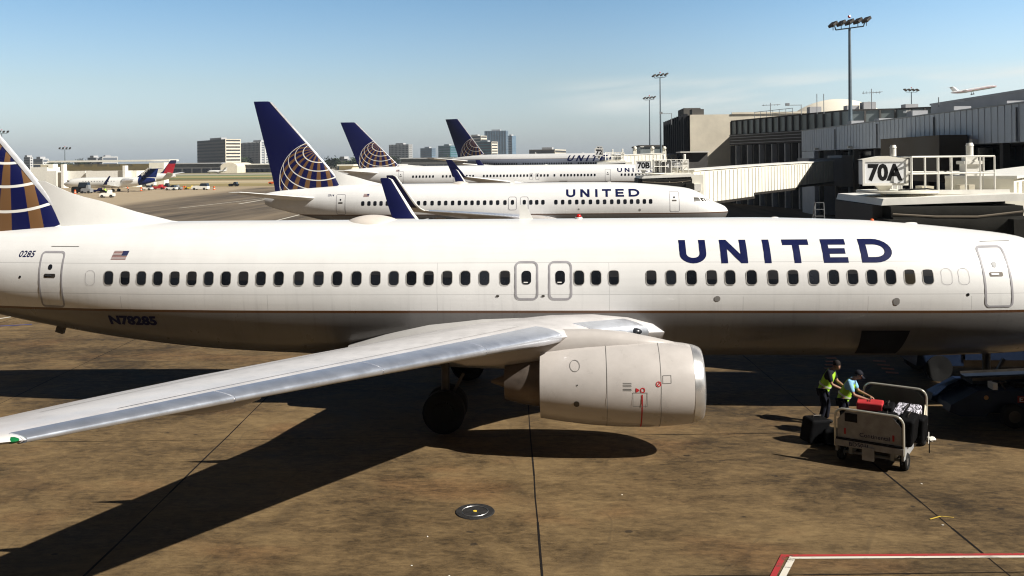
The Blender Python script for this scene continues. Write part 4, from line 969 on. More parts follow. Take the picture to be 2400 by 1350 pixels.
person('person bending over the cart in a yellow vest, light blue short sleeves and dark cap', (7.13, 23.42, 0), -R(28), JB, (.8, -.05, -.6), True, 'shirt_blue')
JA = dict(JB); JA.update(che=(.12, 0, 1.36), nk=(.2, 0, 1.51), hd=(.30, 0, 1.62), shL=(.13, .19, 1.43), shR=(.13, -.19, 1.43), elL=(.24, .24, 1.14), elR=(.22, -.24, 1.14), wrL=(.47, .13, 1.03), wrR=(.48, -.13, 1.02))
person('dark haired person in a yellow vest and dark shirt behind the blue shirted worker', (6.92, 24.4, 0), -R(30), JA, (.7, -.1, -.7), False, 'shirt_dark')
# --- belt loader / tractor in the shade
tug = thing('belt_loader', 'dark blue belt loader lettered EXPRESS in the shade under the nose', 'belt loader', (10.05, 24.2, 0))
for y0, y1 in ((-.05, .38), (1.12, 1.55)):
    MB().prism([(0, y0, .42), (.05, y0, .60), (.75, y0, .98), (4.6, y0, .98), (4.6, y0, .30), (2.3, y0, .30), (2.1, y0, .66), (1.2, y0, .66), (.95, y0, .30), (.3, y0, .30)], (0, y1-y0, 0)).build('fender', 'tug_blue', tug)
MB().prism([(.12, .39, .40), (.15, .39, .52), (.8, .39, .86), (4.6, .39, .86), (4.6, .39, .28), (.3, .39, .28)], (0, .72, 0)).build('hood', 'tug_blue', tug)
for i in range(4): MB().box((.9+.3*i, .75, .885), (.2, .62, .03)).build('hood_slat', 'belt_blue', tug)
bl = MB().box((3.4, .78, 1.22), (5.2, .72, .12), ry=-.05).build('conveyor', 'belt_blue', tug); MB().box((3.4, .40, 1.30), (5.2, .04, .08), ry=-.05).build('conveyor_rail', 'dark_metal', bl); MB().box((3.4, 1.16, 1.30), (5.2, .04, .08), ry=-.05).build('conveyor_rail', 'dark_metal', bl)
MB().box((2.0, .2, 1.08), (.5, .3, .1)).box((2.25, .2, 1.32), (.1, .3, .45)).build('seat', 'black', tug)
MB().tube([(1.5, .05, .98), (1.35, .05, 1.2)], .02).lathe([(0, .16), (.02, .17), (.0, .18)], (1.33, .05, 1.2), 'Z', 20).build('steering_wheel', 'dark_metal', tug)
MB().b2(1.15, 1.27, .0, .3, .99, 1.16).build('control_box', 'sign_white', tug)
for x_ in (1.65, 4.3):
    for y_ in (-.02, 1.52):
        wh = MB().lathe([(-.1, .16), (-.11, .28), (-.08, .31), (.08, .31), (.11, .28), (.1, .16)], (x_, y_, .31), 'Y', 26).build('wheel', 'rubber', tug, smooth=True)
        MB().lathe([(-.1, .01), (-.09, .17), (.09, .17), (.1, .01)], (x_, y_, .31), 'Y', 20).build('rim', 'dark_metal', wh, smooth=True)
cvt = lambda a, b: (a, -.056, b)
flat([(1.75, .67), (2.60, .67), (2.60, .85), (1.75, .85)], [(0, 1, 2, 3)], cvt, 'red_stripe', 'tug_red', tug) if mat('tug_red', (.22, .01, .012), .5) else 0
tv = text2d('EXPRESS', .11, .75, .01); flat([(a+1.80, b+.70) for a, b in tv[0]], tv[1], lambda a, b: (a, -.060, b), 'lettering', 'sign_white', tug)
tv = text2d('CT7002', .10, .6, .005); flat([(a+2.70, b+.70) for a, b in tv[0]], tv[1], lambda a, b: (a, -.056, b), 'lettering', 'sign_white', tug)
MB().cyl((.95, -.06, .80), (.95, -.04, .80), .06, n=16).build('marker_lamp', 'gold_paint', tug); MB().b2(2.3, 4.6, -.075, -.052, .50, .515).build('trim', 'dull_metal', tug)
# unseen truck added beyond the right edge to shade the belt loader
ct = thing('unseen_truck', 'unseen white box truck added beyond the right edge to shade the belt loader', 'truck', (12.2, 21.9, 0))
MB().b2(0, 5.2, 0, 2.0, .9, 3.4).build('box', 'white_steel', ct); MB().prism([(5.25, 0, .6), (7.2, 0, .6), (7.1, 0, 1.5), (6.6, 0, 2.4), (5.25, 0, 2.4)], (0, 2.0, 0)).build('cab', 'white_steel', ct); MB().b2(.1, 7.0, .3, 1.7, .55, .89).build('chassis', 'dark_metal', ct)
for x_ in (1.0, 6.0):
    for y_ in (.15, 1.85): MB().lathe([(-.10, .01), (-.12, .2), (-.13, .45), (.13, .45), (.12, .2), (.10, .01)], (x_, y_, .45), 'Y', 20).build('wheel', 'rubber', ct, smooth=True)
gs = thing('shade_truck', 'dark blue truck added beyond the nose gear to shade the ground', 'truck', (12.6, 29.05, 0))  # made-up truck, placed to shade the ground below the bridge cab
MB().b2(0, 4.6, 0, 2.0, .7, 2.5).build('box', 'tug_blue', gs); MB().prism([(-1.5, .05, .5), (-.03, .05, .5), (-.03, .05, 2.1), (-.6, .05, 2.1), (-1.4, .05, 1.3)], (0, 1.9, 0)).build('cab', 'tug_blue', gs); MB().b2(-1.3, 4.5, .4, 1.6, .4, .69).build('chassis', 'dark_metal', gs)
for x_ in (-.8, 3.4):
    for y_ in (.15, 1.85): MB().lathe([(-.10, .01), (-.12, .2), (-.13, .42), (.13, .42), (.12, .2), (.10, .01)], (x_, y_, .42), 'Y', 20).build('wheel', 'rubber', gs, smooth=True)
# the viewer's own concourse, unseen behind the camera; made tall to cut sky fill
vc = thing('viewer_concourse', 'grey concourse building behind the camera', 'building', (0, 0, 0))
MB().b2(-90, 60, -16, -3, 0, 19).build('wall', 'conc_dark', vc)
for i in range(20): MB().b2(-88+7.2*i, -82+7.2*i, -2.99, -2.9, 5.2, 9.5).build('window', 'glass_dark', vc)
# ------------------------------------------------------------------ terminal
def pane_frame(a, b): return (Vector(b)-Vector(a)).normalized()
TW = 31.5
hall = thing('terminal_hall', 'long hall clad in ribbed grey metal above a dark ground floor', 'building', (0, 0, 0))
mb = MB(); mb.b2(TW, TW+6.5, 22, 121, 8.15, 10.85); y_ = 22.
while y_ < 121: mb.b2(TW-.03, TW-.002, y_, y_+.05, 8.15, 10.85); y_ += 1.02
mb.build('ribbed_wall', 'ribbed', hall)
MB().b2(TW-.12, TW+.3, 22, 121.1, 10.853, 10.95).build('roof_edge', 'grey_steel', hall)
MB().b2(TW+3.2, TW+3.5, 22, 121, 0, 8.147).build('lower_wall', 'void', hall)
for i in range(16): MB().b2(TW+3.1, TW+3.197, 60+3.6*i, 62.6+3.6*i, 6.9, 7.9).build('window', 'glass_dark', hall)
for i in range(12): MB().b2(TW+.3, TW+.8, 40+6.7*i, 40.5+6.7*i, 0, 8.147).build('column', 'conc_dark', hall)
MB().b2(TW-.02, TW+3.19, 115, 120.9, 0, 8.1).build('end_wall', 'ribbed', hall)
for y_ in (64, 78, 92, 106): MB().b2(TW-.14, TW-.035, y_, y_+.12, 8.2, 10.6).build('downpipe', 'grey_steel', hall)
for y_ in (70, 85, 100, 113): MB().b2(TW-.45, TW-.06, y_, y_+.5, 8.25, 8.5).build('wall_lamp', 'white_steel', hall)
MB().tube([(TW+.5, 30, 11.0), (TW+.5, 30, 11.9), (TW+.5, 60, 11.9)], .04).build('roof_rail', 'grey_steel', hall)
for i in range(5): MB().b2(TW+1.2, TW+2.6, 68+9*i, 69.5+9*i, 10.96, 11.3+.15*(i % 3)).build('roof_vent', 'conc_grey', hall)
pb = thing('rooftop_block', 'plain grey concrete upper block set back on the hall roof at the right edge', 'building', (0, 0, 0))
MB().b2(38, 60, 20, 95, 10.853, 12.7).b2(37.9, 38, 20, 95.1, 12.55, 12.75).build('wall', 'conc_grey', pb)
bx = thing('brown_annex', 'brown windowless box projecting from the hall below its ribbed wall', 'building', (0, 0, 0))
q0 = aty(2167, 345, 84)
MB().b2(29.2, TW-.13, 71.5, 84.5, 5.2, 8.9).build('wall', 'brownwall', bx)
ru = thing('rooftop_unit', 'white boxy rooftop unit below the climbing airliner', 'roof unit', (39.6, 76.6, 12.7))
MB().b2(-.55, .9, -.8, .8, .25, 1.15).build('housing', 'white_steel', ru); MB().b2(-.8, 1.1, -1, 1, 0, .247).build('curb', 'cream_panel', ru)
# curved glass concourse
PL = [(27, 147), (29.8, 138.5), (32.8, 129), (34.8, 123.5), (36.8, 118), (42.3, 116.7), (45.6, 114), (52, 112.5)]
def along(n):
    seg = [((Vector(b)-Vector(a)).length) for a, b in zip(PL[:-1], PL[1:])]; tot = sum(seg); out = []
    for i in range(n+1):
        d = tot*i/n; k_ = 0
        while k_ < len(seg)-1 and d > seg[k_]: d -= seg[k_]; k_ += 1
        a, b = Vector(PL[k_]), Vector(PL[k_+1]); out.append(a+(b-a)*min(1, d/seg[k_]))
    return out
conc = thing('concourse', 'curved concourse with dark mullioned parapet and tall dark glazing behind the light mast', 'building', (0, 0, 0))
pts = along(26)
def wallband(mb, P, z0, z1, off=0, th=.25):
    for a, b in zip(P[:-1], P[1:]):
        n = (b-a).normalized(); n = Vector((-n.y, n.x)) if n.x > 0 and n.y < 0 else Vector((-n.y, n.x)); n = Vector((-abs(n.x), -abs(n.y)))
        a_, b_ = a+n*off, b+n*off; mb.prism([(a_.x, a_.y, z0), (b_.x, b_.y, z0), (b_.x, b_.y, z1), (a_.x, a_.y, z1)], (-n.x*th, -n.y*th, 0))
mb = MB(); wallband(mb, pts, 11.2, 13.3); mb.build('parapet', 'panel_glass', conc)
mb = MB(); wallband(mb, pts, 13.303, 13.5, .1, .5); mb.build('roof_edge', 'conc_dark', conc)
mb = MB(); wallband(mb, pts, 9.5, 11.19, .35, .6); mb.build('louvre_band', 'conc_dark', conc)
mb = MB(); 
for z_ in (9.7, 10.15, 10.6, 11.0): wallband(mb, pts, z_, z_+.08, .42, .06)
mb.build('louvre_rail', 'conc_grey', conc)
mb = MB(); wallband(mb, pts, 0, 9.49, -.5, .3); mb.build('glazing', 'void', conc)
for i, p_ in enumerate(pts):
    MB().box((p_.x-.1, p_.y-.1, 12.2), (.22, .22, 2.2)).build('mullion', 'conc_dark', conc)
    if i < 16: MB().box((p_.x+.15, p_.y+.1, 4.7), (.7, .7, 9.4)).build('pilaster', 'conc_grey' if i % 2 else 'conc_dark', conc)
roof = MB().add([(a.x, a.y, 13.25) for a in pts]+[(70, 113, 13.25), (70, 147, 13.25)], [tuple(range(len(pts)+2))]).build('roof', 'conc_grey', conc)
MB().b2(30, 70, 146, 151.9, 0, 13.2).build('rear_wall', 'conc_dark', conc)
mb = MB()
for i in range(7): mb.cyl((29.5+.55*i, 141-1.7*i, 13.5), (29.5+.55*i, 141-1.7*i, 14.5), .04, n=6)
mb.tube([(29.5, 141, 14.5), (32.8, 130.8, 14.5)], .04).tube([(29.5, 141, 14.0), (32.8, 130.8, 14.0)], .03); mb.build('roof_railing', 'grey_steel', conc)
for i, (x_, y_, h_) in enumerate(((34.5, 128, 1.0), (37.5, 121, .7), (39.5, 120.5, 1.1), (44, 118, .6))): MB().b2(x_, x_+1.6, y_, y_+1.6, 13.3, 13.5+h_).build('roof_unit', 'conc_grey', conc)
# fin block with the pale wall
fb = thing('pier_block', 'pale stone end block of the pier with dark vertical fins on its left face', 'building', (0, 0, 0))
MB().b2(21, 40, 152, 184, 0, 14.8).build('wall', 'conc_cream', fb)
MB().b2(20.7, 20.99, 152.3, 184, 0, 14.7).build('glazing', 'void', fb)
y_ = 152.6
while y_ < 184: MB().b2(20.0, 20.69, y_, y_+.7, 0, 15.0).build('fin', 'fin_dark', fb); y_ += 3.1
MB().b2(21, 24, 160, 168, 14.8, 16.4).b2(21.5, 23.5, 153, 156, 14.8, 15.8).build('roof_box', 'conc_dark', fb)
MB().b2(28, 41, 151.8, 152.2, 14.803, 15.1).build('coping', 'conc_cream', fb)
gb = thing('low_terminal_wing', 'low grey green terminal wing left of the pale stone block', 'building', (0, 0, 0))
a = aty(1501, 344, 215); MB().b2(a.x, 24, 215, 240, 0, a.z).build('wall', 'panel_glass', gb); MB().b2(a.x-.3, 24, 214.7, 240, a.z+.003, a.z+.4).build('roof_edge', 'conc_dark', gb)
dm = thing('dome', 'cream dome rising behind the concourse roof', 'dome', (0, 0, 0))
c_ = aty(1962, 300, 172); MB().sph((c_.x, 172, 18.4-13.5), 13.5, 48, (1, 1, 1), 0, math.pi*.42).build('shell', 'dome', dm, smooth=True)
MB().cyl((c_.x, 172, 0), (c_.x, 172, 8.5), 13.2, n=40).build('drum', 'conc_grey', dm, smooth=True)
q = aty(2036, 247, 150); MB().cyl(q, (q.x, q.y+.3, q.z+.1), .65, .3, 16).build('dish', 'cream_dark', dm, smooth=True)
# antennas and roof clutter
def antenna(px, py0, py1, Y, label, kind):
    a = aty(px, py1, Y); b = aty(px, py0, Y); t = thing('roof_antenna', label, 'antenna', (a.x, a.y, a.z-.3)); h = b.z-a.z+.3
    MB().cyl((0, 0, 0), (0, 0, h), .05).build('mast', 'grey_steel', t)
    if kind == 'yagi':
        mb = MB().cyl((-1.2, 0, h*.8), (1.4, 0, h*.86), .03)
        for i in range(6): mb.cyl((-1+.4*i, -.5, h*.8+.01*i), (-1+.4*i, .5, h*.84), .02).cyl((-1+.4*i, 0, h*.76), (-1+.4*i, 0, h*.9), .02)
        mb.build('elements', 'grey_steel', t)
    if kind == 'cam': MB().box((-.9, 0, h*.95), (1.6, .08, .08)).box((-1.8, 0, h*1.02), (.5, .3, .35)).build('camera_arm', 'grey_steel', t)
    if kind == 'cap': MB().box((0, 0, h), (.8, .8, .2)).build('cowl', 'white_steel', t)
antenna(1806, 241, 266, 130, 'stick aerial with cross bars on the concourse roof, left one', 'yagi'); antenna(2043, 208, 255, 118, 'tall aerial with cross bars right of the dome', 'yagi')
antenna(1915, 220, 262, 120, 'thin whip mast, left one of a pair before the dome', 'x'); antenna(1931, 220, 262, 120, 'thin whip mast, right one of a pair before the dome', 'x')
antenna(1574, 265, 288, 155, 'camera arm on the left end of the pier block roof', 'cam'); antenna(1878, 245, 264, 120, 'short bracket aerial left of the dome', 'cam')
antenna(2200, 228, 244, 92, 'short pipe on the grey block roof', 'x'); antenna(2130, 262, 277, 93, 'small white mushroom vent on the ribbed hall roof', 'cap'); antenna(1505, 344, 352, 205, 'small lamp on the low terminal wing', 'cap')
# light masts
def mast(label, px, pytop, Y, n=5, s=1.):
    b = aty(px, pytop, Y); t = thing('light_mast', label, 'light mast', (b.x, Y, 0), -R(48) if 1500 < px < 2000 else R(15), 'tall floodlight masts')
    H_ = b.z; MB().cyl((0, 0, 0), (0, 0, H_), .28*s, .12*s, 14).build('pole', 'pole_grey', t, smooth=True)
    MB().tube([(-1.6*s, 0, H_+.35*s), (-1.5*s, 0, H_), (1.5*s, 0, H_), (1.6*s, 0, H_+.35*s)], .06*s, 6).build('crossbar', 'pole_grey', t)
    for i in range(n):
        x_ = (-1.8+3.6*i/(n-1))*s; f = MB().box((x_, 0, H_+.60*s), (.62*s, .95*s, .28*s), ry=-.15, rx=.5).build('floodlight', 'dark_metal', t); MB().cyl((x_, 0, H_), (x_, 0, H_+.5*s), .04*s, n=6).build('bracket', 'pole_grey', f)
    MB().sph((0, 0, H_+1.15*s), .16*s, 8).build('beacon', 'red_glass', t); return t
mast('tallest floodlight mast, in front of the concourse, with a red lamp on top', 1991, 66, 108, 5, 1.2)
mast('floodlight mast left of the pier block, taller of the close pair', 1547, 182, 188, 4, .95); mast('floodlight mast left of the pier block, shorter of the close pair', 1522, 234, 235, 4, .95)
mast('floodlight mast standing behind the hall roof, right of the dome', 2136, 216, 150, 4, .62)
mast('floodlight mast far left behind the cream gate building', 152, 351, 420, 4, 1.3); mast('floodlight mast cut by the left edge above the near tail', 4, 313, 330, 4, 1.2)
# ------------------------------------------------------------------ jet bridges
def sign(label, txt, c, w_, h_, m='sign_white', tw=None, depth=.5):
    t = thing('gate_sign', label, 'sign', c); b = MB().b2(-w_/2, w_/2, 0, depth, 0, h_).build('panel', m, t)
    f = .05*h_; mb = MB().b2(-w_/2-f, w_/2+f, -.03, .0-.002, -f, .0+f).b2(-w_/2-f, w_/2+f, -.03, -.002, h_-f, h_+f).b2(-w_/2-f, -w_/2+f, -.03, -.002, f, h_-f).b2(w_/2-f, w_/2+f, -.03, -.002, f, h_-f); mb.build('frame', 'white_steel', t)
    tv = text2d(txt, h_*.74, tw or w_*.82, .045); MB().add([(a-(tw or w_*.82)/2, -.005, b_+h_*.13) for a, b_ in tv[0]], tv[1]).build('lettering', 'black', t)
    MB().prism([(-w_*.2, .1, -.02), (w_*.2, .1, -.02), (.04, .1, -.5*h_), (-.04, .1, -.5*h_)], (0, .15, 0)).build('bracket', 'cream_panel', t)
    return t
def corr(mb, a, b, z0a, z0b, h_, n, off=.06, w_=.14):   # ribs on the camera side of a sloped tunnel
    a = Vector(a); b = Vector(b); d = (b-a); L_ = d.length; u = d.normalized(); nrm = Vector((u.y, -u.x))
    for i in range(n):
        t0 = (i+.5)/n; p_ = a+d*t0; z0 = z0a+(z0b-z0a)*t0; q = p_+u*w_; 
        mb.prism([(p_.x, p_.y, z0+.05), (q.x, q.y, z0+.05), (q.x, q.y, z0+h_-.12), (p_.x, p_.y, z0+h_-.12)], (nrm.x*off, nrm.y*off, 0))
def tunnel(parent, a, b, z0a, z0b, h_, hw, m, nr):
    a = Vector(a); b = Vector(b); u = (b-a).normalized(); n_ = Vector((-u.y, u.x))*hw*2
    o = MB().prism([(a.x, a.y, z0a), (b.x, b.y, z0b), (b.x, b.y, z0b+h_), (a.x, a.y, z0a+h_)], (n_.x, n_.y, 0)).build('tunnel', m, parent)
    mb = MB(); corr(mb, a, b, z0a, z0b, h_, nr); mb.build('tunnel_ribs', m, o)
    r_ = Vector((u.y, -u.x))*.10
    MB().prism([(a.x+r_.x, a.y+r_.y, z0a+h_+.003), (b.x+r_.x, b.y+r_.y, z0b+h_+.003), (b.x+r_.x, b.y+r_.y, z0b+h_+.1), (a.x+r_.x, a.y+r_.y, z0a+h_+.1)], (n_.x*1.05, n_.y*1.05, 0)).build('tunnel_roof', 'white_steel', o)
    MB().prism([(a.x+r_.x, a.y+r_.y, z0a-.22), (b.x+r_.x, b.y+r_.y, z0b-.22), (b.x+r_.x, b.y+r_.y, z0b-.003), (a.x+r_.x, a.y+r_.y, z0a-.003)], (n_.x, n_.y, 0)).build('tunnel_sill', 'dark_metal', o)
def bridge(label, X, Y, secs, det=1):
    t = thing('jet_bridge', label, 'jet bridge', (X, Y, 0))
    cab = MB().b2(-.3, 4.25, .55, 4.6, 3.0, 5.60).build('cab', 'conc_dark', t)
    MB().prism([(-.22, -.05, 5.62), (-.15, -.05, 5.84), (4.35, -.05, 5.97), (4.35, -.05, 5.75)], (0, 4.8, 0)).build('cab_roof', 'white_steel', t)
    MB().cyl((.95, 1.7, 5.98), (.95, 1.7, 6.05), 1.35, n=32).build('cab_roof_disc', 'cream_panel', t, smooth=True)
    # folded canopy: pleated dark fabric frame around the doorway
    mb = MB(); n = 14
    for i, (z0, z1, y0, y1) in enumerate(((5.25, 5.60, -.25, .0), (4.95, 5.27, -.45, .02), (4.62, 4.98, -.30, .05))):
        rg = []
        for j in range(n+1):
            x_ = -.0+4.1*j/n; sag = .10*math.sin(math.pi*j/n)+.05*math.sin(6.0*j/n*math.pi/2+i); rg.append([(x_, y0, z0-sag), (x_, y0-.06, (z0+z1)/2-sag*.6), (x_, y0, z1-sag*.25), (x_, y1+.5, z1), (x_, y1+.5, z0)])
        mb.loft(rg)
    mb.build('canopy', 'canopy', t, smooth=True, angle=70)
    mb = MB(); mb.b2(-.25, .55, -.8, .5, 2.6, 5.2).b2(3.55, 4.2, -.8, .5, 2.6, 5.2).b2(.56, 3.54, -.9, .5, 2.5, 2.85); mb.build('canopy_side', 'canopy', t)
    MB().tube([(.0, -.42, 5.36), (1.3, -.46, 5.28), (2.6, -.46, 5.27), (4.0, -.42, 5.42)], .035, 6).build('canopy_bar', 'brownwall', t)
    for x_ in (1.0, 2.2, 3.3): MB().box((x_, -.42, 5.05), (.05, .03, .62), ry=.1).build('canopy_strut', 'cream_dark', t) if det == 0 else None
    MB().b2(.9, 3.5, .35, .5, 4.3, 4.6).build('door_header', 'brownwall', t); MB().b2(1.4, 3.0, .3, .34, 4.25, 4.5).build('door_lamp', 'cream_dark', t); MB().b2(2.7, 3.5, .2, .345, 3.0, 4.6).build('door_panel', 'conc_grey', t)
    # service platform railing
    rl = MB(); zt, zm, zb_ = 7.18, 6.62, 5.98; xs = [1.5, 2.3, 3.2, 3.9]
    c4 = [(1.1, .9), (2.6, 1.4), (4.1, 1.6), (4.2, 4.2), (2.9, 4.4), (1.3, 4.2), (1.1, .9)]
    for a, b in zip(c4[:-1], c4[1:]):
        for z_ in (zt, (zt+zm)/2-.02 if 0 else zm): rl.cyl((a[0], a[1], z_), (b[0], b[1], z_), .03, n=6)
        for k_ in range(3): q = (a[0]+(b[0]-a[0])*k_/3, a[1]+(b[1]-a[1])*k_/3); rl.cyl((q[0], q[1], zb_-.05), (q[0], q[1], zt), .03, n=6)
    rl.build('platform_railing', 'white_steel', t); MB().b2(.9, 4.3, .8, 4.5, 5.82, 5.93).build('platform', 'cream_panel', t)
    MB().b2(1.0, 4.2, .78, .83, 5.94, 6.08).build('toe_board', 'white_steel', t)
    MB().b2(3.0, 3.5, 1.7, 2.1, 5.94, 6.22).build('platform_box', 'cream_dark', t); MB().b2(2.1, 2.5, 2.6, 3.2, 5.94, 6.15).build('platform_box', 'cream_dark', t); MB().tube([(.6, .7, 6.09), (1.6, .9, 6.12), (2.2, 1.5, 6.05), (3.1, 1.6, 6.0), (4.2, 1.4, 6.02)], .025).build('power_cable', 'rubber', t)
    for (cx, cy, nm) in ((3.95, 3.1, 0), (2.55, 6.6, 1)):
        c = MB().b2(cx-.25, cx+.25, cy-.25, cy+.25, .6, 6.9).build('lift_column', 'white_steel', t); MB().b2(cx-.33, cx+.33, cy-.33, cy+.33, 6.903, 7.02).b2(cx-.2, cx+.2, cy-.2, cy+.2, 7.02, 7.2).build('column_cap', 'white_steel', c)
        MB().cyl((cx, cy, 7.2), (cx, cy, 7.55), .12, n=14).cyl((cx, cy, 7.55), (cx, cy, 7.66), .14, .10, 14).build('motor', 'white_steel', c, smooth=True)
    MB().b2(2.1, 4.6, 2.9, 6.8, .25, .55).build('drive_bogie', 'grey_steel', t)
    for y_ in (3.1, 6.5):
        MB().lathe([(-.15, .01), (-.18, .2), (-.2, .45), (.2, .45), (.18, .2), (.15, .01)], (2.4, y_, .45), 'X', 20).build('wheel', 'rubber', t, smooth=True); MB().lathe([(-.15, .01), (-.18, .2), (-.2, .45), (.2, .45), (.18, .2), (.15, .01)], (4.2, y_, .45), 'X', 20).build('wheel', 'rubber', t, smooth=True)
    for (a, b, za, zb_, h_, m_, nr) in secs: tunnel(t, (a[0]-X, a[1]-Y), (b[0]-X, b[1]-Y), za, zb_, h_, 1.1, m_, nr)
    MB().b2(4.25, 5.3, 1.2, 4.3, 2.9, 5.9).build('vestibule', 'cream_panel', t)
    MB().b2(4.6, 5.0, .9, 1.19, 3.5, 4.3).b2(4.5, 5.05, 1.0, 1.19, 4.5, 5.1).build('control_cabinet', 'white_steel', t)
    return t
b70b = bridge('long cream jet bridge from gate 70B running back to the ribbed hall', 6.35, 75.2, [((10.9, 77.0), (17.9, 86.2), 3.35, 3.62, 2.85, 'cream_panel', 15), ((17.9, 86.3), (24.3, 94.8), 3.95, 4.15, 2.52, 'cream_panel', 15), ((24.3, 94.9), (31.2, 104.2), 4.35, 4.55, 2.3, 'cream_panel', 15)], 0)
MB().b2(31.4-6.35, 33.5-6.35, 103.5-75.2, 109-75.2, 3.9, 7.5).b2(27.6-6.35, 31.38-6.35, 103-75.2, 108-75.2, 4.0, 7.2).build('rotunda', 'conc_grey', b70b)
MB().b2(10.7-6.35, 13.3-6.35, .9, 1.2, 1.7, 3.0).build('service_panel', 'cream_panel', b70b)
b70a = bridge('near cream jet bridge with railed roof platform at gate 70A, nose of the foreground jet', 10.35, 29.35, [((15.2, 31.2), (24.5, 42.5), 3.6, 3.9, 2.8, 'cream_panel', 20), ((24.5, 42.6), (31.4, 50.5), 4.2, 4.4, 2.5, 'cream_panel', 14)], 1)
ho = thing('air_hose', 'pair of looped black hoses beside the near jet bridge at the right edge', 'hose', (0, 0, 0))
for dx in (0, .28):
    c0 = aty(2378, 530, 29.0); MB().tube([(c0.x+dx+.22*(1-math.cos(a)), 29.0, c0.z-.35+.55*math.sin(a)) for a in [math.pi*i/12 for i in range(13)]]+[(c0.x+dx+.44, 29, 3.2)], .03, 8).tube([(c0.x+dx, 29.0, c0.z-.35), (c0.x+dx, 29, 3.0)], .03).build('hose', 'rubber', ho, smooth=True)
MB().b2(c0.x-.1, c0.x+1.2, 29.3, 29.7, 2.6, c0.z-.1).build('hose_cabinet', 'white_steel', ho)
s70a = sign('large white sign reading 70A standing on the near jet bridge roof', '70A', (10.68, 30.5, 6.27), 1.42, .80, tw=1.14)
MB().prism([(-.74, -.03, .84), (.74, -.03, .84), (.1, -.03, .95), (-.1, -.03, .95)], (0, .56, 0)).build('cap', 'cream_panel', s70a)
a = aty(1508, 398, 75.0); sign('grey sign reading 70B in front of the third jet nose', '70B', (a.x, 74.8, a.z), 1.25, .74)
def gsign(px, py, Y, txt, w_, h_, label):
    a = aty(px, py, Y); return sign(label, txt, (a.x, Y, a.z), w_, h_)
gsign(1404, 365, 131, '72', 1.15, 1.05, 'small white sign reading 72 in front of the wide body jet'); gsign(1405, 352, 150, '74', .95, .6, 'smallest white sign reading 74 just above the 72 sign')
# small square sign with the number 4 and equipment boxes on the 70B bridge roof
a = aty(1562.5, 405, 76.5); s4 = thing('roof_sign', 'dark square box marked 4 on top of the 70B jet bridge', 'sign', (a.x, 76.5, a.z-.1))
MB().b2(-.35, .35, 0, .6, 0, 1.05).build('box', 'conc_dark', s4); tv = text2d('4', .32, .26, .02); MB().add([(x_-.1+.05, -.006, b_+.55) for x_, b_ in tv[0]], tv[1]).build('lettering', 'sign_white', s4)
a = aty(1584, 393, 76.8); u_ = thing('roof_unit', 'pale grey equipment box right of the box marked 4', 'roof unit', (a.x, 76.8, a.z)); MB().b2(-.42, .42, 0, .7, 0, .55).build('box', 'conc_grey', u_)
MB().b2(-.3, .3, .1, .5, -.5, -.003).build('pipe_stand', 'cream_panel', u_); MB().b2(-.25, -.05, -.03, -.003, .3, .36).b2(.1, .3, -.03, -.003, .3, .36).build('louvre', 'white_steel', u_)
a = aty(1541, 402, 77.2); c_ = thing('safety_cage', 'white framed ladder cage between the 70B sign and the box marked 4', 'cage', (a.x, 77.2, a.z-.2))
mb = MB()
for x_ in (-.27, 0, .27): mb.cyl((x_, 0, 0), (x_, 0, 1.1), .035, n=6)
for z_ in (0, .55, 1.1): mb.cyl((-.27, 0, z_), (.27, 0, z_), .035, n=6)
mb.build('frame', 'dark_metal', c_); MB().b2(-.25, .25, .05, .1, .05, 1.05).build('panel', 'white_steel', c_)
# canopy roof structure behind the 70B column
a0 = aty(1592, 358, 96); a1 = aty(1659, 358, 96); cr = thing('canopy_shelter', 'flat white roofed shelter with dark walls behind the 70B lift column', 'shelter', (0, 0, 0))
MB().b2(a0.x, a1.x, 95, 99, a0.z, a0.z+.12).build('roof', 'white_steel', cr); MB().b2(a0.x+.7, a1.x-.1, 95.5, 98.5, a0.z-2.2, a0.z-.003).build('wall', 'conc_dark', cr)
for a_ in (a0.x+.8, a1.x-.2): MB().b2(a_-.1, a_+.1, 96, 96.2, 0, a0.z-2.2).build('post', 'grey_steel', cr)
# gates 72 and 74: farther bridges seen above the third jet
b72 = bridge('cream jet bridge at gate 72 beyond the white jet noses', aty(1403, 380, 139).x, 139.5, [((aty(1452, 380, 142).x, 142), (19.5, 158), 3.4, 4.2, 2.7, 'cream_panel', 14)], 0)
b72.scale = (1, 1, 1.18)
for i, (px, Y) in enumerate(((1488, 150), (1529, 146), (1557, 149))):
    a = aty(px, 346, Y); t = thing('lift_tower', ['cream lift tower left of the two masts', 'cream lift tower with a round cap between the masts', 'A shaped cream lift tower right of the masts'][i], 'lift tower', (a.x, Y, 0), 0, 'lift towers of the far jet bridges')
    MB().cyl((-.6, 0, 0), (-.15, 0, a.z-.4), .12, n=6).cyl((.6, 0, 0), (.15, 0, a.z-.4), .12, n=6).b2(-.3, .3, -.2, .2, a.z-1.6, a.z-.6).build('frame', 'cream_panel', t); MB().sph((0, 0, a.z-.1), .34, 10).build('cap', 'cream_panel', t, smooth=True)
a = aty(1500, 405, 144); t = thing('jet_bridge', 'low cream jet bridge tunnel crossing behind the 70B sign', 'jet bridge', (0, 0, 0)); b = aty(1562, 405, 146); tunnel(t, (a.x-3, 143), (b.x, 147), a.z+.6, a.z+.9, 2.2, 1.2, 'cream_panel', 12)
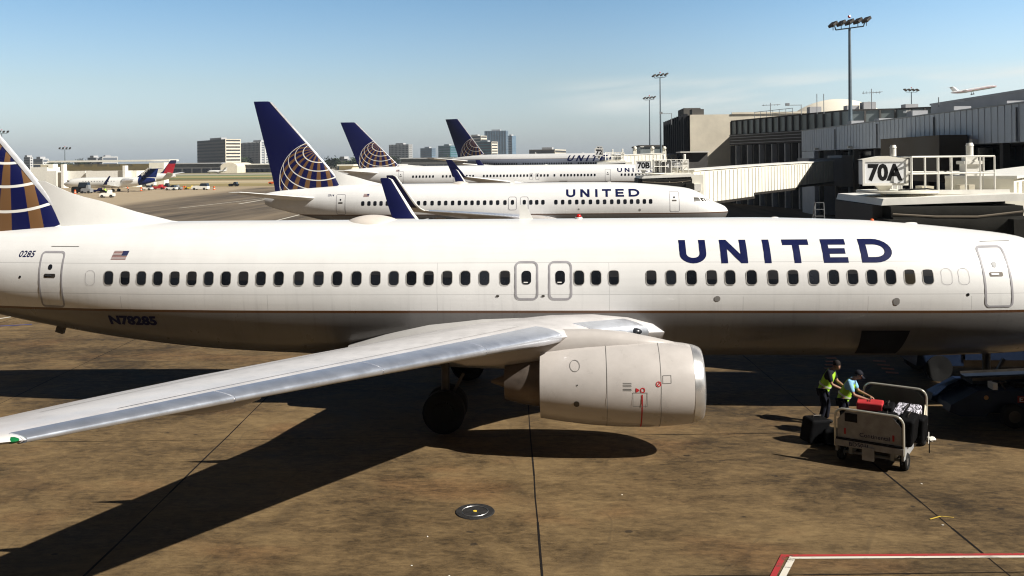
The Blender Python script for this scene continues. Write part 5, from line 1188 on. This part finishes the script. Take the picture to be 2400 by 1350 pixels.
# step ladder in the dark under the hall
a = aty(1921, 506, 62); t = thing('step_ladder', 'pale step ladder standing in the dark below the hall', 'ladder', (a.x, 62, 0)); H_ = aty(1921, 475, 62).z
mb = MB().cyl((-.45, 0, 0), (-.28, 0, H_), .03, n=6).cyl((.45, 0, 0), (.28, 0, H_), .03, n=6).cyl((-.8, .5, 0), (-.3, .05, H_), .03, n=6)
for i in range(9): z_ = H_*(i+1)/9; w_ = .45-.17*(i+1)/9; mb.box((0, 0, z_), (w_*2, .08, .03))
mb.build('frame', 'grey_steel', t)
# ------------------------------------------------------------------ left gate building, boarding bridges and vehicles
gbm = thing('gate_building', 'long low cream gate building with a white roof edge, behind the left jets', 'building', (0, 0, 0))
def bxpx(parent, name, m, px0, px1, pt, Y, d, zb_=0):
    a = aty(px0, pt, Y); b = aty(px1, pt, Y); return MB().b2(a.x, b.x, Y, Y+d, zb_, (a.z+b.z)/2).build(name, m, parent)
bxpx(gbm, 'wall', 'cream_dark', 95, 372, 385, 330, 4); bxpx(gbm, 'wall', 'cream_panel', 349, 384, 381, 322, 4)
a = aty(110, 379, 326); b = aty(397, 379, 326); MB().b2(a.x, b.x, 326, 334, a.z-.3, a.z+.35).build('roof_edge', 'white_steel', gbm)
for px0, px1 in ((172, 186), (198, 216), (228, 250), (256, 280), (292, 310)): a = aty(px0, 386, 329.8); b = aty(px1, 390, 329.8); MB().b2(a.x, b.x, 329.7, 329.95, b.z, a.z).build('sign_band', 'conc_grey', gbm)
lb = thing('boarding_tunnel', 'white boarding tunnel above the small white jet', 'jet bridge', (0, 0, 0))
a = aty(150, 401, 285); b = aty(202, 422, 285); MB().b2(a.x, aty(200, 410, 285).x, 285, 289, b.z, a.z).build('section', 'white_steel', lb); c = aty(293, 400, 284); MB().b2(aty(201, 410, 284).x, c.x, 284, 289.5, b.z, c.z).build('section', 'white_steel', lb)
MB().b2(aty(291, 410, 284).x, aty(297, 410, 284).x, 283, 285, 0, aty(294, 388, 283).z).b2(aty(147, 410, 284).x, aty(153, 410, 284).x, 283, 285, 0, aty(150, 385, 283).z).build('lift_column', 'white_steel', lb)
bxpx(lb, 'rotunda', 'cream_panel', 297, 320, 400, 288, 6, 0); bxpx(lb, 'cab', 'cream_panel', 135, 152, 404, 284, 6, 0)
for i, (x0, x1, pt, Y) in enumerate(((72, 110, 392, 300), (108, 132, 401, 292))):
    t = thing('boarding_cab', ['white boarding equipment beside the near tail', 'white cab left of the boarding tunnel'][i], 'jet bridge', (0, 0, 0)); bxpx(t, 'box', 'white_steel', x0, x1, pt, Y, 8); bxpx(t, 'top', 'cream_panel', x0+5, x1-8, pt-6, Y+2, 3, 8)
def person_far(label, px, py, vestm, Y=None):
    p_ = atz(px, py); person(label, p_, R(200), JA, (1, 0, -.1), False, vestm, vest=vestm)
person_far('distant person in an orange vest standing near the small jet', 300, 451, 'orange')
def barrel(px, py, label):
    p_ = atz(px, py); t = thing('traffic_barrel', label, 'traffic barrel', p_); MB().lathe([(0, .36), (.08, .36), (.08, .28), (.5, .26), (1.0, .22), (1.05, .0)], (0, 0, 0), 'Z', 14).build('drum', 'orange', t, smooth=True); MB().lathe([(.35, .275), (.5, .268)], (0, 0, 0), 'Z', 14).build('band', 'white_steel', t)
barrel(176, 454, 'orange barrel below the nose of the small white jet'); barrel(331, 447, 'orange barrel right of the worker in orange')
def vehicle(px, py, L_, W_, H_, m, label, cat, cab=.4, ang=0):
    p_ = atz(px, py); t = thing(cat.replace(' ', '_'), label, cat, p_, ang)
    MB().prism([(-L_/2, -W_/2, .3), (L_/2, -W_/2, .3), (L_/2, -W_/2, H_*.55), (-L_/2+L_*.12, -W_/2, H_*.62), (-L_/2, -W_/2, H_*.5)], (0, W_, 0)).build('body', m, t)
    c = MB().prism([(L_*.0, -W_*.42, H_*.6), (L_*.0+L_*cab, -W_*.42, H_*.56), (L_*.0+L_*cab*.9, -W_*.38, H_), (L_*.08, -W_*.38, H_)], (0, W_*.8, 0)).build('cab', 'glass_dark' if cab > .3 else m, t)
    for sx in (-.32, .32):
        for sy in (-.5, .42): MB().lathe([(-.09, .1), (-.1, .33), (.1, .33), (.09, .1)], (sx*L_, sy*W_, .33), 'Y', 12).build('wheel', 'rubber', t, smooth=True)
    return t
vehicle(252, 463, 3.0, 1.6, 1.7, 'white_steel', 'white baggage tractor with a driver in yellow, on the left apron', 'baggage tractor', .3, .2)
drv = atz(248, 461); person('distant driver in a yellow vest on the white tractor', (drv.x, drv.y, .35), R(180), JA, (1, 0, -.1), True, 'vest')
vehicle(204, 453, 2.6, 1.6, 2.2, 'grey_steel', 'grey loader standing under the small jet', 'loader', .3); vehicle(186, 453, 3.4, 1.8, 2.9, 'black', 'dark container truck under the small jet nose', 'truck', .8)
vehicle(230, 451, 4.2, 1.6, 1.2, 'blue_paint', 'low dark blue cart train behind the tractor', 'cart', .2)
vehicle(352, 436, 3.6, 2.0, 3.4, 'white_steel', 'white service truck behind the dark blue tail', 'truck', .5); vehicle(372, 444, 4.0, 1.6, 1.5, 'luggage_red', 'reddish baggage cart right of the dark blue tail', 'cart', .3)
vehicle(344, 446, 3.2, 1.6, 1.4, 'white_steel', 'white tractor below the dark blue tail', 'baggage tractor', .4); vehicle(388, 443, 2.6, 1.5, 1.8, 'black', 'dark tractor at the right end of the equipment row', 'baggage tractor', .4)
vehicle(402, 446, 3.2, 1.6, 1.5, 'white_steel', 'white tractor left of its twin on the open apron', 'baggage tractor', .35); vehicle(414, 445, 3.0, 1.6, 1.5, 'grey_steel', 'grey flat cart beside the white tractor', 'cart', .2)
vehicle(470, 445, 4.6, 2.0, 1.9, 'white_steel', 'white van at the head of the yellow dolly', 'van', .5); vehicle(448, 444, 3.6, 1.4, 1.1, 'yellow', 'yellow equipment dolly behind the white van', 'dolly', .1)
vehicle(642, 432, 3.4, 1.8, 1.6, 'orange', 'orange vehicle just left of the second tail', 'truck', .4)
for i, (px, py) in enumerate(((430, 444), (434, 444), (502, 445))): barrel(px, py, ['orange barrel left of the yellow dolly, first of two', 'orange barrel left of the yellow dolly, second of two', 'lone orange barrel right of the white van'][i])
vehicle(548, 437, 3.0, 1.8, 1.5, 'black', 'small dark vehicle on the taxiway left of the second tail', 'car', .4)
# ------------------------------------------------------------------ far skyline
def tower(label, pl, pc, pr, pt, Y, wl, wr, band, floors, a_deg=48, name='office_tower', vert=0, bandfrac=.45):
    C_ = aty(pc, pt, Y); a_ = R(a_deg); Ld = Vector((-math.cos(a_), math.sin(a_))); Rd = Vector((math.sin(a_), math.cos(a_)))
    def ln(px, D):
        r_ = ray(px, pt); rx = r_.x/r_.y; return (rx*C_.y-C_.x)/(D.x-rx*D.y)
    ll = ln(pl, Ld); lr = ln(pr, Rd) if pr > pc+1 else 20
    H_ = C_.z; c2 = Vector((C_.x, C_.y)); A = c2+Ld*ll; B = c2+Rd*lr; D = A+Rd*lr
    t = thing(name, label, 'building', (C_.x, C_.y, 0)); f = lambda p, z: (p.x-C_.x, p.y-C_.y, z)
    MB().add([f(c2, 0), f(A, 0), f(D, 0), f(B, 0), f(c2, H_), f(A, H_), f(D, H_), f(B, H_)], [(0, 1, 5, 4), (1, 2, 6, 5), (2, 3, 7, 6), (3, 0, 4, 7), (4, 5, 6, 7), (3, 2, 1, 0)]).build('wall', wl, t)
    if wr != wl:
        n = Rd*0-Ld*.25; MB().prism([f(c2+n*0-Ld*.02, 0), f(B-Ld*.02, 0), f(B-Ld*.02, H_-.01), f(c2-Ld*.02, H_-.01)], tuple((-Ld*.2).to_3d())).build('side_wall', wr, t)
    fh = H_/floors
    for i in range(floors):
        z0 = fh*(i+.35); z1 = z0+fh*bandfrac
        for P_, Q_, nrm in ((c2, A, -Rd), (c2, B, -Ld)):
            if (Q_-P_).length < 3: continue
            if 1:
                d = (Q_-P_).normalized(); p0 = P_+d*.8; p1 = Q_-d*.8; o0 = nrm*.21; MB().prism([f(p0+o0, z0), f(p1+o0, z0), f(p1+o0, z1), f(p0+o0, z1)], tuple((nrm*.15).to_3d())).build('window_row', band, t)
    if vert:
        for P_, Q_, nrm, nb in ((c2, A, -Rd, vert), (c2, B, -Ld, max(2, vert//3))):
            if (Q_-P_).length < 3: continue
            for k_ in range(nb+1):
                d = (Q_-P_); u_ = d.normalized(); p0 = P_+u_*.4+(d-u_*.8)*(k_/nb)-u_*d.length/nb*.17; p1 = p0+u_*d.length/nb*.34; o0 = nrm*.25
                MB().prism([f(p0+o0, 0), f(p1+o0, 0), f(p1+o0, H_*.995), f(p0+o0, H_*.995)], tuple((nrm*.4).to_3d())).build('pier', wl, t)
    m2 = (c2+D)/2; MB().box((m2.x-C_.x, m2.y-C_.y, H_+1.2), (abs(ll)*.4, 6, 2.4), rz=-a_).build('roof_plant', 'conc_grey', t)
    return t
mat('wall_taupe_shade', (.20, .18, .165), .8); mat('band_dark', (.05, .05, .055), .4); mat('wall_white', (.55, .55, .54), .8); mat('band_mid', (.14, .16, .19), .4)
tA = tower('large office block coloured taupe for its shaded side and cream for its sunlit side and a small red sign, left skyline', 462, 528, 564, 326, 900, 'wall_taupe_shade', 'conc_cream', 'band_dark', 10)  # taupe and cream paint in the block's shaded and sunlit faces
for i in range(9): 
    a = aty(466+2.6*i, 328, 897); b = aty(468+2.6*i, 332, 897); o = MB().b2(a.x-aty(528, 326, 900).x, b.x-aty(528, 326, 900).x, 0, .5, b.z, a.z)
tower('white grid fronted office block with a dark top, right of the taupe block', 566, 610, 652, 332, 960, 'wall_white', 'wall_white', 'band_mid', 12, vert=14)
tower('white gridded block standing alone between the first two globe tails', 912, 958, 966, 338, 1500, 'wall_white', 'wall_white', 'band_dark', 12, 30, vert=14, bandfrac=.55)
tower('small blue glass block between the second and third tails', 985, 1012, 1021, 347, 1500, 'glass_blue', 'glass_blue', 'band_mid', 9, 30)
tower('teal glass block left of the farthest tail', 1027, 1055, 1072, 341, 1400, 'glass_teal', 'glass_teal', 'glass_blue', 9, 35)
tower('cream topped office block just right of the farthest tail', 1088, 1127, 1141, 318, 1500, 'conc_cream', 'conc_cream', 'band_dark', 10, 35)
tower('dark teal lower block in front of the tall glass tower', 1108, 1152, 1166, 332, 1400, 'glass_teal', 'conc_cream', 'band_dark', 9, 35)
tower('tallest blue glass tower with patterned front', 1136, 1186, 1190, 306, 1600, 'glass_blue', 'glass_blue', 'band_mid', 22, 12, vert=8)
tower('slim pale glass tower at the right of the tallest one', 1188, 1200, 1209, 318, 1650, 'wall_white', 'glass_blue', 'glass_blue', 18, 35)
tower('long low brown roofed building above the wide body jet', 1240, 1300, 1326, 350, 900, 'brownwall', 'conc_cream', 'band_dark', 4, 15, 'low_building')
tower('grey office box behind the near tail', 56, 70, 77, 368, 1100, 'conc_grey', 'wall_white', 'band_dark', 6, 40, 'low_building'); tower('white low box beside the grey one at far left', 78, 100, 114, 372, 1000, 'wall_white', 'wall_white', 'band_mid', 3, 35, 'low_building')
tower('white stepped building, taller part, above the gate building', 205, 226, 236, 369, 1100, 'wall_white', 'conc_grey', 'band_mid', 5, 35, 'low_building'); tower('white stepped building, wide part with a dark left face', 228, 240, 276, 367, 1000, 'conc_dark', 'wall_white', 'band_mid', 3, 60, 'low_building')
tower('low white house block left of the second globe tail', 790, 815, 824, 372, 900, 'wall_white', 'wall_white', 'band_mid', 4, 35, 'low_building'); tower('pale low building below the first white block', 880, 905, 918, 383, 700, 'conc_cream', 'wall_white', 'band_dark', 2, 35, 'low_building')
def shed(label, x0, x1, pt, Y, m, roofm='white_steel', dep=30, doors=5):
    t = thing('hangar', label, 'hangar', (0, 0, 0)); a = aty(x0, pt, Y); b = aty(x1, pt, Y); z_ = (a.z+b.z)/2
    MB().b2(a.x, b.x, Y, Y+dep, 0, z_).build('wall', m, t); MB().b2(a.x-1, b.x+1, Y-1.5, Y+dep, z_+.003, z_+.9).build('roof_edge', roofm, t)
    for i in range(doors):
        xx = a.x+(b.x-a.x)*(i+.5)/doors; MB().b2(xx-3.5, xx+3.5, Y-.3, Y-.01, 0, z_*.5).build('door', 'void', t)
shed('long grey hangar with dark doors behind the red tail', 405, 518, 384, 760, 'conc_dark', 'conc_grey'); shed('long grey hangar with a white roof right of the cream arch', 556, 650, 386, 760, 'conc_dark', 'white_steel', doors=8)
ar = thing('arched_hangar', 'cream arched hangar between the two grey hangars', 'hangar', (0, 0, 0)); a = aty(517, 405, 740); b = aty(556, 405, 740); w2 = (b.x-a.x)/2; zt = aty(536, 381, 740).z
MB().prism([(a.x, 740, 0)]+[(a.x+w2*(1-math.cos(q)), 740, zt*.62+zt*.38*math.sin(q)) for q in [math.pi*i/14 for i in range(15)]]+[(b.x, 740, 0)], (0, 40, 0)).build('shell', 'conc_cream', ar)
shed('low dark warehouse behind the second globe tail', 830, 935, 388, 620, 'conc_dark', 'conc_grey', doors=4); shed('white low warehouse between the first two tails', 795, 826, 389, 520, 'conc_cream', 'white_steel', doors=3)
shed('dark parking structure under the blue glass block', 940, 1060, 372, 800, 'conc_dark', 'conc_grey', doors=6)
# distant trees
def leafy(r_, n, seed):
    rd = random.Random(seed); mb = MB()
    for i in range(n):
        d = Vector((rd.gauss(0, 1), rd.gauss(0, 1), rd.gauss(0, .7))); d.normalize(); p_ = d*r_*rd.uniform(.4, 1)*(.8+.35*math.sin(5*d.x+seed)); p_.z += r_*1.35; s_ = r_*rd.uniform(.10, .2)
        a_ = Vector((rd.gauss(0, 1), rd.gauss(0, 1), rd.gauss(0, 1))).normalized(); b_ = a_.orthogonal().normalized(); mb.add([p_-a_*s_, p_+b_*s_*.7, p_+a_*s_, p_-b_*s_*.7], [(0, 1, 2, 3)])
    return mb
trees = []
for k_ in range(3):
    t = thing('tree', 'x', 'tree', (0, 0, 0)); leafy(5, 420, k_).build('crown', 'foliage', t); mb = MB().cyl((0, 0, 0), (0, 0, 6), .5, .25, 8).cyl((0, 0, 4), (2, .5, 7.5), .2, .1, 6).cyl((0, 0, 4), (-1.8, -.6, 7), .2, .1, 6); mb.build('trunk', 'brownwall', t); trees.append(t)
spots = [(118, 900), (134, 950), (150, 900), (168, 980), (186, 900), (200, 940), (570, 950), (585, 980), (640, 940), (654, 900), (664, 960), (776, 820), (788, 860), (826, 850), (840, 800), (858, 860), (878, 830), (895, 860), (924, 900), (1000, 950), (1045, 900), (1060, 940), (1215, 1000), (1228, 960), (1335, 800), (1350, 820), (1368, 780), (1382, 800)]
cnt = {}
for i, (px, Y) in enumerate(spots):
    if i < 3: t = trees[i]
    else: t = copy_tree(trees[i % 3])
    t.location = aty(px, 390, Y); t.location.z = 0; sc_ = random.uniform(.8, 1.25); t.scale = (sc_*1.5, sc_*1.2, sc_*(1.0 if Y < 900 else 1.15)); t.rotation_euler[2] = i
    reg = ('from the left edge' if px < 400 else 'from the taupe office block' if px < 700 else 'right of the largest globe tail' if px < 960 else 'by the teal glass block' if px < 1100 else 'under the glass towers' if px < 1300 else 'near the small 74 sign')
    cnt[reg] = cnt.get(reg, 0)+1
    tag(t, '%s dark green distant tree, counted to the right, %s' % (['first', 'second', 'third', 'fourth', 'fifth', 'sixth', 'seventh', 'eighth', 'ninth'][cnt[reg]-1], reg), 'tree', 'distant trees along the airfield')
# haze
if HAZE:
    hz = MB().b2(-6100, 6100, -100, 6100, -1, 115).build('haze', 'paper'); hz.data.materials.clear(); tag(hz, kind='stuff')
    m = bpy.data.materials.new('haze_air'); m.use_nodes = True; m.node_tree.nodes.clear(); o_ = m.node_tree.nodes.new('ShaderNodeOutputMaterial'); v_ = m.node_tree.nodes.new('ShaderNodeVolumePrincipled')
    v_.inputs['Color'].default_value = (.75, .86, 1, 1); v_.inputs['Density'].default_value = .00010; m.node_tree.links.new(v_.outputs[0], o_.inputs['Volume']); hz.data.materials.append(m)
